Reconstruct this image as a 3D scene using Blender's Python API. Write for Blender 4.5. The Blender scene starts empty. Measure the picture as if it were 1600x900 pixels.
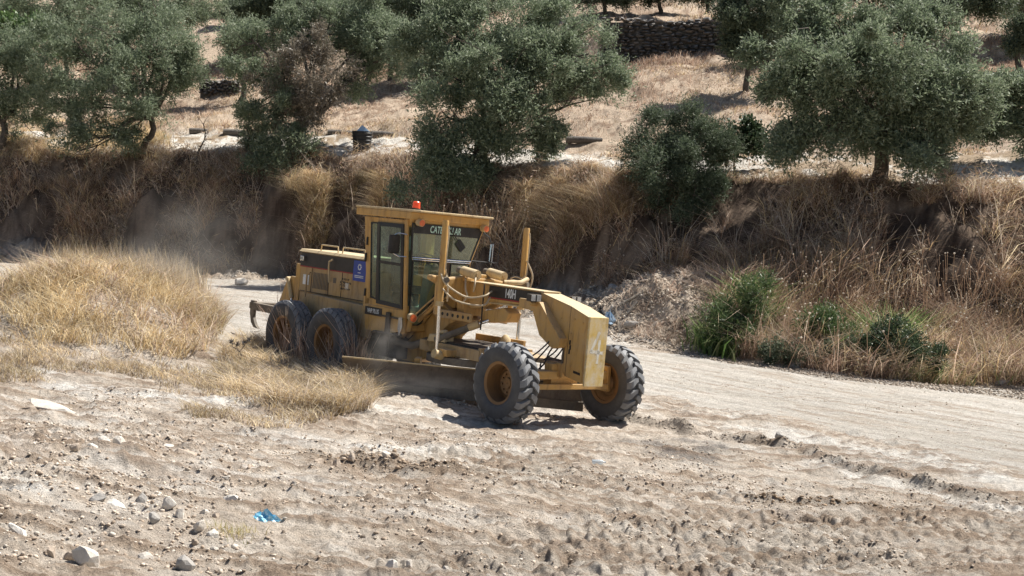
import bpy, math, random
import numpy as np
from mathutils import Matrix, Vector

random.seed(7)
RNG = np.random.default_rng(11)
scene = bpy.context.scene
COL = scene.collection

# ------------------------------------------------------------------ camera, world, sun, exposure
FPX = 2200.0                                     # focal length in pixels of the 1600 px wide photograph
upc = np.array([.045, 0, -.085]); upc[1] = -math.sqrt(1 - upc[0]**2 - upc[2]**2)   # world up seen from the camera (right, down, forward)
e_f = np.array([0, 0, 1.0]); ww = e_f - upc * upc[2]; ww /= np.linalg.norm(ww)        # world Y in camera axes
wx = np.cross(ww, upc)
W2C = np.c_[wx, ww, upc]                         # world -> camera (right, down, forward)
C2W = W2C.T
# the machine's frame in camera axes (forward, left, up) and its origin on the ground under the front axle
RM = np.array([[0.6397853358610734, 0.7629450112782465, 0.09268027720224264],
               [0.09161677654416495, 0.04402047771398421, -0.994820870205386],
               [-0.763073450116242, 0.6449628728122119, -0.04173490649457334]])
TM = np.array([0.7355270605876179, 2.206337873440048, 23.19690382551364])
CAM = np.array([0, 0, -(C2W @ TM)[2]])

def ray(u, v):
    return C2W @ np.array([(u - 800) / FPX, (v - 450) / FPX, 1.0])
def at(u, v, D):
    return CAM + ray(u, v) * D
def to_px(P):
    c = (np.atleast_2d(P) - CAM) @ W2C.T
    z = np.maximum(c[:, 2], .05)
    return 800 + FPX * c[:, 0] / z, 450 + FPX * c[:, 1] / z

cam_d = bpy.data.cameras.new('camera'); cam_o = bpy.data.objects.new('camera', cam_d); COL.objects.link(cam_o)
cam_d.lens = 36 * FPX / 1600; cam_d.sensor_width = 36; cam_d.clip_end = 1500; cam_d.clip_start = .1
m = np.eye(4); m[:3, 0] = C2W @ [1, 0, 0]; m[:3, 1] = C2W @ [0, -1, 0]; m[:3, 2] = C2W @ [0, 0, -1]; m[:3, 3] = CAM
cam_o.matrix_world = Matrix(m.tolist())
scene.camera = cam_o

SUN_EL, SUN_AZ = math.radians(56), math.radians(30)       # azimuth from +X towards +Y
sdir = Vector((math.cos(SUN_EL) * math.cos(SUN_AZ), math.cos(SUN_EL) * math.sin(SUN_AZ), math.sin(SUN_EL)))
world = bpy.data.worlds.new('World'); scene.world = world; world.use_nodes = True
wn = world.node_tree
sky = wn.nodes.new('ShaderNodeTexSky'); sky.sky_type = 'NISHITA'; sky.sun_disc = False
sky.sun_elevation = SUN_EL; sky.sun_rotation = math.pi / 2 - SUN_AZ; sky.dust_density = 1.5
bg = wn.nodes['Background']; bg.inputs['Strength'].default_value = .055
wn.links.new(sky.outputs[0], bg.inputs[0])
sd = bpy.data.lights.new('sun', 'SUN'); sd.energy = 5.0; sd.angle = math.radians(.53); sd.color = (1, .955, .88)
so = bpy.data.objects.new('sun', sd); COL.objects.link(so); so.rotation_euler = sdir.to_track_quat('Z', 'Y').to_euler()
scene.view_settings.view_transform = 'Standard'; scene.view_settings.look = 'None'
scene.view_settings.exposure = 0.74; scene.view_settings.gamma = 1
scene.render.engine = 'CYCLES'
scene.cycles.max_bounces = 6; scene.cycles.transparent_max_bounces = 12; scene.cycles.diffuse_bounces = 3

# ------------------------------------------------------------------ materials
def newmat(name):
    mt = bpy.data.materials.new(name); mt.use_nodes = True
    return mt, mt.node_tree, mt.node_tree.nodes['Principled BSDF']
def N(nt, t, **kw):
    n = nt.nodes.new(t)
    for k, v in kw.items():
        if k in n.inputs: n.inputs[k].default_value = v
        else: setattr(n, k, v)
    return n
def noise(nt, scale, detail=4, rough=.6, coord='Object'):
    tc = nt.nodes.new('ShaderNodeTexCoord'); n = N(nt, 'ShaderNodeTexNoise', Scale=scale, Detail=detail, Roughness=rough)
    nt.links.new(tc.outputs[coord], n.inputs['Vector']); return n
def ramp(nt, src, stops):
    r = nt.nodes.new('ShaderNodeValToRGB'); el = r.color_ramp.elements
    while len(el) > 1: el.remove(el[-1])
    el[0].position = stops[0][0]; el[0].color = (*stops[0][1], 1)
    for p, c in stops[1:]:
        e = el.new(p); e.color = (*c, 1)
    nt.links.new(src, r.inputs[0]); return r
def bump(nt, b, src, strength=.3, dist=.02):
    n = N(nt, 'ShaderNodeBump', Strength=strength, Distance=dist); nt.links.new(src, n.inputs['Height']); nt.links.new(n.outputs[0], b.inputs['Normal'])

def paint(name, base, dirt=(.30, .25, .19), amount=.5, rough=.55, scale=3.0, metal=0.0, spec=.35):
    """worn, dusty paint: base colour under blotches of dried dust and finer scratches"""
    mt, nt, b = newmat(name)
    n1 = noise(nt, scale, 6, .65); n2 = noise(nt, scale * 9, 5, .7)
    mul = N(nt, 'ShaderNodeMath', operation='MULTIPLY_ADD'); mul.inputs[1].default_value = .45
    nt.links.new(n2.outputs[0], mul.inputs[0]); nt.links.new(n1.outputs[0], mul.inputs[2])
    r = ramp(nt, mul.outputs[0], [(.55, (0, 0, 0)), (.95, (1, 1, 1))])
    sc = N(nt, 'ShaderNodeMath', operation='MULTIPLY'); sc.inputs[1].default_value = amount
    nt.links.new(r.outputs[0], sc.inputs[0])
    # dust settles on faces that look up
    ge = nt.nodes.new('ShaderNodeNewGeometry'); sp = nt.nodes.new('ShaderNodeSeparateXYZ'); nt.links.new(ge.outputs['Normal'], sp.inputs[0])
    up = N(nt, 'ShaderNodeMath', operation='MULTIPLY', use_clamp=True); up.inputs[1].default_value = .55; nt.links.new(sp.outputs[2], up.inputs[0])
    mx = N(nt, 'ShaderNodeMath', operation='MAXIMUM'); nt.links.new(sc.outputs[0], mx.inputs[0]); nt.links.new(up.outputs[0], mx.inputs[1])
    # grime and rust that has run down the panels
    tc = nt.nodes.new('ShaderNodeTexCoord'); mp = nt.nodes.new('ShaderNodeMapping'); mp.inputs[3].default_value = (9, 9, 1.6); nt.links.new(tc.outputs['Object'], mp.inputs[0])
    n3 = N(nt, 'ShaderNodeTexNoise', Scale=1.0, Detail=7, Roughness=.7); nt.links.new(mp.outputs[0], n3.inputs['Vector'])
    r3 = ramp(nt, n3.outputs[0], [(.50, (0, 0, 0)), (.68, (.75,) * 3), (.8, (1,) * 3)]); gm = nt.nodes.new('ShaderNodeMixRGB'); gm.inputs[1].default_value = (*base, 1); gm.inputs[2].default_value = (base[0] * .38, base[1] * .30, base[2] * .30, 1)
    nt.links.new(r3.outputs[0], gm.inputs[0])
    mix = nt.nodes.new('ShaderNodeMixRGB'); mix.inputs[2].default_value = (*dirt, 1); nt.links.new(gm.outputs[0], mix.inputs[1])
    nt.links.new(mx.outputs[0], mix.inputs[0]); nt.links.new(mix.outputs[0], b.inputs['Base Color'])
    rr = N(nt, 'ShaderNodeMapRange'); rr.inputs[3].default_value = rough; rr.inputs[4].default_value = .9
    nt.links.new(mx.outputs[0], rr.inputs[0]); nt.links.new(rr.outputs[0], b.inputs['Roughness'])
    b.inputs['Metallic'].default_value = metal; b.inputs['Specular IOR Level'].default_value = spec
    bump(nt, b, n2.outputs[0], .12, .01)
    return mt
def plain(name, c, rough=.6, metal=0, spec=.5):
    mt, nt, b = newmat(name); b.inputs['Base Color'].default_value = (*c, 1)
    n = noise(nt, 14, 4); r = ramp(nt, n.outputs[0], [(.3, tuple(x * .8 for x in c)), (.7, tuple(min(1, x * 1.15) for x in c))])
    nt.links.new(r.outputs[0], b.inputs['Base Color'])
    b.inputs['Roughness'].default_value = rough; b.inputs['Metallic'].default_value = metal; b.inputs['Specular IOR Level'].default_value = spec
    return mt
DUST = (.42, .36, .28)
M = {}
M['yellow'] = paint('yellow_paint', (.56, .325, .09), DUST, .36, .5)
M['cab'] = paint('cab_yellow_paint', (.57, .325, .085), DUST, .32, .5)
M['hood'] = paint('hood_dusty_paint', (.46, .29, .11), DUST, .55, .6)
M['pale'] = paint('roof_dusty_paint', (.58, .42, .20), (.55, .48, .36), .6, .6)
M['plate'] = paint('scraped_yellow_plate', (.64, .44, .11), (.66, .58, .44), .9, .6, 7)
M['black'] = paint('black_decal', (.012, .012, .014), (.18, .15, .12), .25, .4)
M['dark'] = paint('dark_greasy_metal', (.03, .028, .026), (.16, .13, .10), .7, .6)
M['steel'] = paint('worn_blade_steel', (.16, .13, .105), (.30, .25, .20), .8, .5, 2)
M['tank'] = paint('dusty_grey_metal', (.12, .105, .085), (.26, .22, .17), .8, .6, 2.5)
M['rim'] = paint('wheel_rim_paint', (.25, .13, .045), (.22, .15, .09), .7, .6, 5)
M['chrome'] = plain('chrome_rod', (.75, .75, .76), .18, 1)
M['hose'] = plain('tan_hose', (.52, .42, .28), .55)
M['blackhose'] = plain('black_hose', (.05, .045, .04), .5)
M['white'] = plain('white_lettering', (.75, .76, .74), .6)
M['teal'] = plain('pale_green_lettering', (.50, .72, .62), .5)
M['red'] = plain('red_stripe', (.30, .02, .02), .5)
M['beacon'] = plain('red_beacon_plastic', (.85, .09, .03), .3)
M['amber'] = plain('amber_lens', (.75, .16, .05), .3)
M['blue'] = plain('blue_sticker', (.025, .06, .33), .5)
M['seal'] = plain('rubber_seal', (.015, .015, .015), .5)
M['lens'] = plain('lamp_glass', (.45, .47, .48), .12, .3)
M['seat'] = plain('seat_vinyl', (.05, .05, .05), .6)
M['mirrorglass'] = plain('mirror_glass', (.35, .42, .55), .08, .9)
M['interior'] = plain('cab_lining', (.32, .33, .28), .7)
M['whitewear'] = paint('worn_white_brushstroke', (.78, .77, .72), (.6, .5, .25), .6, .7, 12)

def tyre_mat():
    mt, nt, b = newmat('dusty_tyre_rubber')
    n = noise(nt, 4, 6, .65); r = ramp(nt, n.outputs[0], [(.3, (.045, .046, .05)), (.6, (.085, .085, .088)), (.8, (.17, .155, .135))])
    nt.links.new(r.outputs[0], b.inputs['Base Color']); b.inputs['Roughness'].default_value = .75
    n2 = noise(nt, 60, 3); bump(nt, b, n2.outputs[0], .2, .004); return mt
M['tyre'] = tyre_mat()
def tread_mat():
    mt, nt, b = newmat('dusty_tread_rubber')
    n = noise(nt, 5, 6, .65); r = ramp(nt, n.outputs[0], [(.3, (.12, .124, .132)), (.6, (.20, .205, .213)), (.8, (.30, .29, .27))])
    nt.links.new(r.outputs[0], b.inputs['Base Color']); b.inputs['Roughness'].default_value = .65; return mt
M['tread'] = tread_mat()

def glass_mat(name='tinted_window_glass', lo=.10, hi=.28):
    mt = bpy.data.materials.new(name); mt.use_nodes = True; nt = mt.node_tree; nt.nodes.clear()
    out = nt.nodes.new('ShaderNodeOutputMaterial'); tr = N(nt, 'ShaderNodeBsdfTransparent'); tr.inputs[0].default_value = (.58, .76, .67, 1)
    gl = N(nt, 'ShaderNodeBsdfGlossy', Roughness=.04); gl.inputs[0].default_value = (.8, .9, .85, 1)
    df = nt.nodes.new('ShaderNodeBsdfDiffuse'); df.inputs[0].default_value = (.36, .42, .36, 1)
    fr = N(nt, 'ShaderNodeFresnel', IOR=1.5); mx = nt.nodes.new('ShaderNodeMixShader'); mx2 = nt.nodes.new('ShaderNodeMixShader')
    n = noise(nt, 5, 5, .7); r = ramp(nt, n.outputs[0], [(.3, (lo,) * 3), (.75, (hi,) * 3)])
    nt.links.new(r.outputs[0], mx2.inputs[0]); nt.links.new(tr.outputs[0], mx2.inputs[1]); nt.links.new(df.outputs[0], mx2.inputs[2])
    nt.links.new(fr.outputs[0], mx.inputs[0]); nt.links.new(mx2.outputs[0], mx.inputs[1]); nt.links.new(gl.outputs[0], mx.inputs[2])
    nt.links.new(mx.outputs[0], out.inputs[0]); return mt
M['glass'] = glass_mat()
M['clearglass'] = glass_mat('clean_window_glass', .02, .10)

def leaf_mat(name, stops, trans=.22, rough=.5):
    mt, nt, b = newmat(name)
    g = nt.nodes.new('ShaderNodeNewGeometry')
    r = ramp(nt, g.outputs['Random Per Island'], stops)
    nt.links.new(r.outputs[0], b.inputs['Base Color']); b.inputs['Roughness'].default_value = rough
    t = nt.nodes.new('ShaderNodeBsdfTranslucent'); nt.links.new(r.outputs[0], t.inputs[0])
    mx = nt.nodes.new('ShaderNodeMixShader'); mx.inputs[0].default_value = trans
    out = nt.nodes['Material Output']; nt.links.new(b.outputs[0], mx.inputs[1]); nt.links.new(t.outputs[0], mx.inputs[2]); nt.links.new(mx.outputs[0], out.inputs[0])
    return mt
M['olive'] = leaf_mat('olive_leaves', [(0, (.125, .165, .095)), (.5, (.205, .255, .16)), (.85, (.28, .325, .22)), (1, (.37, .41, .30))], .42, .6)
M['olive_dark'] = leaf_mat('dark_olive_leaves', [(0, (.06, .085, .045)), (.6, (.10, .135, .08)), (1, (.18, .21, .14))], .34, .62)
M['dryleaf'] = leaf_mat('withered_leaves', [(0, (.13, .11, .08)), (.5, (.22, .19, .145)), (1, (.34, .30, .24))])
M['bush'] = leaf_mat('dark_bush_leaves', [(0, (.03, .055, .025)), (.6, (.055, .09, .04)), (1, (.12, .16, .085))])
M['fig'] = leaf_mat('bright_green_leaves', [(0, (.07, .12, .045)), (1, (.16, .24, .09))], .35)
M['reed'] = leaf_mat('green_reed_leaves', [(0, (.05, .09, .03)), (.6, (.09, .145, .05)), (1, (.19, .24, .11))], .3)

def attr_mat(name, rough=.9, trans=0.0, bscale=None):
    mt, nt, b = newmat(name); a = nt.nodes.new('ShaderNodeAttribute'); a.attribute_name = 'col'
    b.inputs['Roughness'].default_value = rough; b.inputs['Specular IOR Level'].default_value = .15
    src = a.outputs['Color']
    if bscale:
        n = noise(nt, bscale, 8, .75, 'Object'); r = ramp(nt, n.outputs[0], [(.28, (.55,) * 3), (.5, (1.0,) * 3), (.75, (1.35,) * 3)])
        mx = nt.nodes.new('ShaderNodeMixRGB'); mx.blend_type = 'MULTIPLY'; mx.inputs[0].default_value = .8
        nt.links.new(src, mx.inputs[1]); nt.links.new(r.outputs[0], mx.inputs[2]); src = mx.outputs[0]
        n2 = noise(nt, 46, 5, .8, 'Object'); r2 = ramp(nt, n2.outputs[0], [(.3, (.62,) * 3), (.5, (1.0,) * 3), (.7, (1.32,) * 3)])
        mx2 = nt.nodes.new('ShaderNodeMixRGB'); mx2.blend_type = 'MULTIPLY'; mx2.inputs[0].default_value = .85; nt.links.new(src, mx2.inputs[1]); nt.links.new(r2.outputs[0], mx2.inputs[2]); src = mx2.outputs[0]
        hs = N(nt, 'ShaderNodeMath', operation='MULTIPLY_ADD'); hs.inputs[1].default_value = .45; nt.links.new(n2.outputs[0], hs.inputs[0]); nt.links.new(n.outputs[0], hs.inputs[2])
        bump(nt, b, hs.outputs[0], 1.0, .075)
    nt.links.new(src, b.inputs['Base Color'])
    if trans:
        t = nt.nodes.new('ShaderNodeBsdfTranslucent'); nt.links.new(src, t.inputs[0]); ms = nt.nodes.new('ShaderNodeMixShader'); ms.inputs[0].default_value = trans
        out = nt.nodes['Material Output']; nt.links.new(b.outputs[0], ms.inputs[1]); nt.links.new(t.outputs[0], ms.inputs[2]); nt.links.new(ms.outputs[0], out.inputs[0])
    return mt
M['ground'] = attr_mat('dirt_ground', .95, 0, 9.0)
M['grass'] = attr_mat('dry_grass', .8, .33)
M['gravel'] = attr_mat('loose_stones', .9)
def stone_mat(name, lo, hi, scale=6):
    mt, nt, b = newmat(name); n = noise(nt, scale, 8, .7); r = ramp(nt, n.outputs[0], [(.3, lo), (.7, hi)])
    nt.links.new(r.outputs[0], b.inputs['Base Color']); b.inputs['Roughness'].default_value = .9; bump(nt, b, n.outputs[0], .7, .04); return mt
M['stone_pale'] = stone_mat('pale_limestone', (.48, .43, .37), (.68, .63, .56))
M['stone_white'] = stone_mat('white_stone', (.52, .48, .42), (.74, .70, .64))
M['stone_tan'] = stone_mat('tan_stone', (.33, .26, .20), (.50, .42, .34))
M['stone_grey'] = stone_mat('grey_stone', (.24, .225, .205), (.44, .415, .385))
M['wallstone'] = stone_mat('dry_wall_stone', (.10, .095, .09), (.26, .245, .23), 3)
M['bark'] = stone_mat('olive_bark', (.05, .042, .034), (.15, .125, .10), 8)
M['pot'] = plain('black_plastic', (.02, .022, .025), .6)
M['log'] = stone_mat('weathered_log', (.07, .06, .055), (.20, .18, .16), 8)
M['stick'] = plain('bleached_wood', (.42, .37, .30), .8)

# ------------------------------------------------------------------ objects and tags
def tag(o, label=None, cat=None, group=None, kind=None):
    if label: o['label'] = label
    if cat: o['category'] = cat
    if group: o['group'] = group
    if kind: o['kind'] = kind
    return o
def empty(name, loc=(0, 0, 0), parent=None):
    o = bpy.data.objects.new(name, None); COL.objects.link(o); o.location = loc; o.empty_display_size = .2
    if parent: o.parent = parent
    return o
def link(name, me, parent=None):
    o = bpy.data.objects.new(name, me); COL.objects.link(o)
    if parent: o.parent = parent
    return o
def big_mesh(name, verts, faces, mat, col=None, parent=None, smooth=False):
    """verts (n,3), faces (m,k) arrays with one k; col (n,3) colour per vertex"""
    me = bpy.data.meshes.new(name); n, (mf, k) = len(verts), faces.shape
    me.vertices.add(n); me.vertices.foreach_set('co', np.ascontiguousarray(verts, np.float32).ravel())
    me.loops.add(mf * k); me.loops.foreach_set('vertex_index', np.ascontiguousarray(faces, np.int32).ravel())
    me.polygons.add(mf); me.polygons.foreach_set('loop_start', np.arange(0, mf * k, k, dtype=np.int32)); me.polygons.foreach_set('loop_total', np.full(mf, k, np.int32))
    if smooth: me.polygons.foreach_set('use_smooth', np.ones(mf, bool))
    me.update(calc_edges=True)
    if col is not None:
        a = me.color_attributes.new('col', 'FLOAT_COLOR', 'POINT'); c4 = np.ones((n, 4), np.float32); c4[:, :3] = col; a.data.foreach_set('color', c4.ravel())
    me.materials.append(mat); return link(name, me, parent)

def rotm(rx=0, ry=0, rz=0):
    return np.array((Matrix.Rotation(rz, 3, 'Z') @ Matrix.Rotation(ry, 3, 'Y') @ Matrix.Rotation(rx, 3, 'X')))
class MB:
    def __init__(s): s.v = []; s.f = []
    def add(s, v, f):
        o = len(s.v); s.v += [tuple(map(float, p)) for p in v]; s.f += [tuple(i + o for i in q) for q in f]; return s
    def box(s, x0, x1, y0, y1, z0, z1, rot=None, piv=None):
        v = np.array([(x, y, z) for x in (x0, x1) for y in (y0, y1) for z in (z0, z1)])
        if rot is not None:
            c = np.array(piv) if piv is not None else v.mean(0); v = (v - c) @ np.array(rot).T + c
        return s.add(v, [(0, 1, 3, 2), (4, 6, 7, 5), (0, 4, 5, 1), (2, 3, 7, 6), (0, 2, 6, 4), (1, 5, 7, 3)])
    def prism(s, poly, a0, a1, axis='y'):
        """poly in (x,z) extruded along y, or (y,z) along x, or (x,y) along z"""
        def mk(p, a): return (p[0], a, p[1]) if axis == 'y' else ((a, p[0], p[1]) if axis == 'x' else (p[0], p[1], a))
        n = len(poly); v = [mk(p, a0) for p in poly] + [mk(p, a1) for p in poly]
        return s.add(v, [tuple(range(n - 1, -1, -1)), tuple(range(n, 2 * n))] + [(i, (i + 1) % n, n + (i + 1) % n, n + i) for i in range(n)])
    def tube(s, pts, r, n=10, cap=True):
        pts = [np.array(p, float) for p in pts]; rs = r if hasattr(r, '__len__') else [r] * len(pts)
        d0 = pts[1] - pts[0]; d0 /= np.linalg.norm(d0) + 1e-9
        a = np.cross(d0, [0, 0, 1.0]);
        if np.linalg.norm(a) < .1: a = np.cross(d0, [1.0, 0, 0])
        a /= np.linalg.norm(a); v = []
        for i, p in enumerate(pts):
            d = pts[min(i + 1, len(pts) - 1)] - pts[max(i - 1, 0)]; d /= np.linalg.norm(d) + 1e-9
            a = a - d * (a @ d); a /= np.linalg.norm(a) + 1e-9; b = np.cross(d, a)
            v += [p + rs[i] * (math.cos(t) * a + math.sin(t) * b) for t in np.linspace(0, 2 * math.pi, n, endpoint=False)]
        f = [(k * n + i, k * n + (i + 1) % n, (k + 1) * n + (i + 1) % n, (k + 1) * n + i) for k in range(len(pts) - 1) for i in range(n)]
        if cap: f += [tuple(range(n - 1, -1, -1)), tuple((len(pts) - 1) * n + i for i in range(n))]
        return s.add(v, f)
    def lathe_y(s, prof, n=48, c=(0, 0, 0)):
        """prof: list of (y, radius) round the y axis"""
        v = [(c[0] + r * math.cos(t), c[1] + y, c[2] + r * math.sin(t)) for y, r in prof for t in np.linspace(0, 2 * math.pi, n, endpoint=False)]
        f = [(k * n + i, (k + 1) * n + i, (k + 1) * n + (i + 1) % n, k * n + (i + 1) % n) for k in range(len(prof) - 1) for i in range(n)]
        return s.add(v, f)
    def build(s, name, mat, parent=None, bevel=0, smooth=False, loc=None):
        me = bpy.data.meshes.new(name); me.from_pydata(s.v, [], s.f); me.validate(); me.materials.append(mat)
        import bmesh
        bm = bmesh.new(); bm.from_mesh(me); bmesh.ops.recalc_face_normals(bm, faces=bm.faces); bm.to_mesh(me); bm.free()
        if smooth: me.shade_smooth(); me.set_sharp_from_angle(angle=math.radians(40))
        o = link(name, me, parent)
        if loc is not None: o.location = loc
        if bevel:
            b = o.modifiers.new('bevel', 'BEVEL'); b.width = bevel; b.segments = 2; b.limit_method = 'ANGLE'
        return o
def text_mesh(name, txt, size, mat, mtx, parent, xs=1.0, offset=.0, shear=0, ext=.002):
    cu = bpy.data.curves.new(name, 'FONT'); cu.body = txt; cu.size = size; cu.align_x = 'CENTER'; cu.align_y = 'CENTER'; cu.extrude = ext; cu.offset = offset; cu.shear = shear
    t = bpy.data.objects.new(name + '_tmp', cu); COL.objects.link(t)
    dg = bpy.context.evaluated_depsgraph_get(); me = bpy.data.meshes.new_from_object(t.evaluated_get(dg)); bpy.data.objects.remove(t)
    me.materials.clear(); me.materials.append(mat)
    o = link(name, me, parent); o.matrix_local = mtx @ Matrix.Diagonal((xs, 1, 1, 1)); return o

# ------------------------------------------------------------------ terrain
TAB = RNG.random((256, 256))
def vnoise(x, y):
    xi = np.floor(x).astype(np.int64); yi = np.floor(y).astype(np.int64); fx = x - xi; fy = y - yi
    fx = fx * fx * (3 - 2 * fx); fy = fy * fy * (3 - 2 * fy); a = xi & 255; b = yi & 255; a1 = (xi + 1) & 255; b1 = (yi + 1) & 255
    return (TAB[a, b] * (1 - fx) + TAB[a1, b] * fx) * (1 - fy) + (TAB[a, b1] * (1 - fx) + TAB[a1, b1] * fx) * fy - .5
def fbm(x, y, s, oct=4, g=.5):
    r = 0; amp = 1
    for i in range(oct):
        r = r + amp * vnoise(x / s + 17.3 * i + 1000, y / s + 9.1 * i + 1000); s = s / 2.03; amp *= g
    return r
n_c = RM[:, 2]
def plane_v(u, D):     # pixel row of the machine's ground plane at column u and depth D
    return 450 + FPX * ((TM @ n_c) / D - n_c[0] * (u - 800) / FPX - n_c[2]) / n_c[1]
UU = np.array([-1200, -600, 0, 200, 430, 620, 800, 1000, 1200, 1400, 1600, 2200, 2800.])
def row(D, v): return np.array([at(u, vv, dd) for u, vv, dd in zip(UU, v, D)])
ROAD_D = np.array([70, 62, 58, 56, 54, 50, 44, 39, 37, 36.5, 36, 31, 28.])
ROAD_V = np.array([345, 380, 410, 428, 445, 462, 505, 545, 570, 590, 612, 690, 760.])
FOOT_D = np.array([74, 66, 60.5, 59, 57, 54, 49, 45, 42.5, 41.5, 40.5, 36, 34.])
FOOT_V = np.array([335, 362, 397, 418, 434, 438, 440, 446, 470, 520, 548, 620, 680.])
TOP_D = FOOT_D + 3.6
TOP_V = np.array([180, 200, 224, 236, 240, 243, 264, 274, 282, 288, 293, 300, 310.])
rows = [row([D] * 13, [plane_v(u, D) for u in UU]) for D in (3., 8., 14., 20., 26.)]
rows += [row([31] * 13, [plane_v(u, 31) for u in UU]) * .0 + row(np.minimum(ROAD_D - 4, 31), [plane_v(u, d) for u, d in zip(UU, np.minimum(ROAD_D - 4, 31))])]
rows += [row(ROAD_D, ROAD_V), row(FOOT_D, FOOT_V), row((FOOT_D + TOP_D) / 2 - .4, FOOT_V * .42 + TOP_V * .58), row(TOP_D, TOP_V)]
PATH_D = TOP_D + 4.5; rows += [row(PATH_D, [160, 185, 203, 207, 208, 212, 232, 243, 244, 240, 238, 250, 260])]
rows += [row(PATH_D + 12, [90, 110, 132, 136, 140, 146, 140, 128, 124, 126, 132, 140, 150])]
rows += [row(PATH_D + 20, [50, 70, 84, 88, 92, 96, 92, 88, 88, 90, 96, 100, 110])]
rows += [row(PATH_D + 21.2, [10, 20, 50, 50, 60, 55, 45, 38, 36, 45, 55, 60, 70])]
rows += [row(PATH_D + 42, [-60, -50, -20, -20, -20, -20, -15, -5, -5, -10, -20, -20, -20])]
rows += [row(PATH_D + 90, [-150] * 13), row(PATH_D + 300, [-210] * 13), row(PATH_D + 700, [-220] * 13)]
ROWS = [(r[:, 0] / r[:, 1], r[:, 1], r[:, 2]) for r in rows]
def base_h(x, y):
    az = np.clip(x / np.maximum(y, 2.5), -1.6, 1.6); k = [(np.interp(az, a, Y), np.interp(az, a, Z)) for a, Y, Z in ROWS]
    h = k[0][1].copy()
    for (y0, z0), (y1, z1) in zip(k[:-1], k[1:]):
        t = np.clip((y - y0) / (y1 - y0), 0, 1); h = np.where(y > y0, z0 + (z1 - z0) * t, h)
    return h
def rowcoord(x, y):     # 0 at the near rows, +1 per row passed: 6 = far road edge, 7 = bank foot, 9 = bank top
    az = np.clip(x / np.maximum(y, 2.5), -1.6, 1.6); s = np.zeros_like(y)
    for (a0, Y0, _), (a1, Y1, _) in zip(ROWS[:-1], ROWS[1:]):
        y0 = np.interp(az, a0, Y0); y1 = np.interp(az, a1, Y1); s = s + np.clip((y - y0) / (y1 - y0), 0, 1)
    return s
def gnd(u, v):          # first guess on the smooth base
    d = ray(u, v); t = np.linspace(6, 140, 4000); P = CAM + np.outer(t, d); h = base_h(P[:, 0], P[:, 1]); i = np.argmax(P[:, 2] < h); return P[i]
def bumpf(x, y, c, sx, sy, h, ang=0):
    dx, dy = x - c[0], y - c[1]; ca, sa = math.cos(ang), math.sin(ang); a = (dx * ca + dy * sa) / sx; b = (-dx * sa + dy * ca) / sy
    return h * np.exp(-(a * a + b * b))
MOUND = gnd(150, 528); P1 = gnd(900, 520); P2 = gnd(1115, 520); P3 = gnd(1020, 520); P4 = gnd(520, 446); P5 = gnd(40, 760)
def sm(x, a, b):
    t = np.clip((x - a) / (b - a), 0, 1); return t * t * (3 - 2 * t)
def seg_dist(u, v, pts, aspect=1.0):
    d = np.full(np.shape(u), 1e9); pts = np.array(pts, float)
    for p, q in zip(pts[:-1], pts[1:]):
        e = q - p; t = np.clip(((u - p[0]) * e[0] + (v - p[1]) * e[1] * aspect**2) / (e[0]**2 + (e[1] * aspect)**2), 0, 1)
        d = np.minimum(d, np.hypot(u - p[0] - t * e[0], (v - p[1] - t * e[1]) * aspect))
    return d
def inpoly(u, v, poly):
    r = np.zeros(np.shape(u), bool); n = len(poly)
    for i in range(n):
        x0, y0 = poly[i]; x1, y1 = poly[(i + 1) % n]
        c = ((y0 > v) != (y1 > v)) & (u < (x1 - x0) * (v - y0) / ((y1 - y0) + 1e-9) + x0); r ^= c
    return r
def world_line(pix):    # a line drawn on the ground: list of world xy
    return np.array([gnd(u, v)[:2] for u, v in pix])
ROAD_UP = [(-100, 405), (200, 430), (430, 447), (800, 507), (1000, 548), (1600, 617), (1750, 640)]
ROAD_LO = [(-100, 470), (200, 490), (330, 560), (620, 590), (900, 612), (1010, 618), (1100, 640), (1300, 668), (1450, 705), (1600, 748), (1750, 790)]
W_up = world_line(ROAD_UP); W_lo = world_line(ROAD_LO)
ROAD_POLY = [tuple(p) for p in W_up] + [tuple(p) for p in W_lo[::-1]]
RIDGE = world_line([(960, 655), (1040, 668), (1130, 688), (1220, 702), (1300, 722), (1400, 748), (1500, 772), (1620, 792)])
RIDGE2 = world_line([(490, 728), (560, 735), (640, 748), (720, 752)])
RIDGE3 = world_line([(1180, 778), (1290, 786), (1400, 796)])
CHALK = [(world_line(l), w) for l, w in [([(1180, 672), (1300, 695), (1420, 715), (1530, 740), (1650, 768)], .50), ([(560, 638), (700, 655)], .5), ([(300, 622), (420, 628)], .42), ([(270, 580), (345, 582)], .4),
          ([(120, 605), (240, 620)], .5), ([(0, 590), (60, 588)], .3), ([(420, 690), (620, 705), (780, 700)], .4), ([(960, 635), (1080, 650), (1200, 655)], .35), ([(0, 790), (60, 800)], .2), ([(1180, 705), (1330, 740), (1480, 775), (1600, 800)], .25), ([(1240, 690), (1380, 712), (1480, 735), (1600, 762)], .35), ([(1290, 720), (1420, 760), (1600, 800)], .2), ([(130, 660), (160, 662)], .2)]]
TRACKS = [world_line(l) for l in [[(800, 850), (1100, 832), (1350, 818), (1600, 812)], [(900, 800), (1150, 802), (1400, 812), (1640, 836)], [(980, 880), (1250, 868), (1640, 858)], [(760, 770), (1000, 772), (1250, 775)], [(860, 830), (1150, 818), (1400, 800), (1640, 790)], [(1050, 895), (1350, 880), (1640, 884)], [(850, 868), (1100, 852), (1400, 838), (1640, 846)], [(600, 880), (900, 900), (1200, 905)]]]
def wseg(x, y, line): return seg_dist(x, y, line, 1.0)
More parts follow.
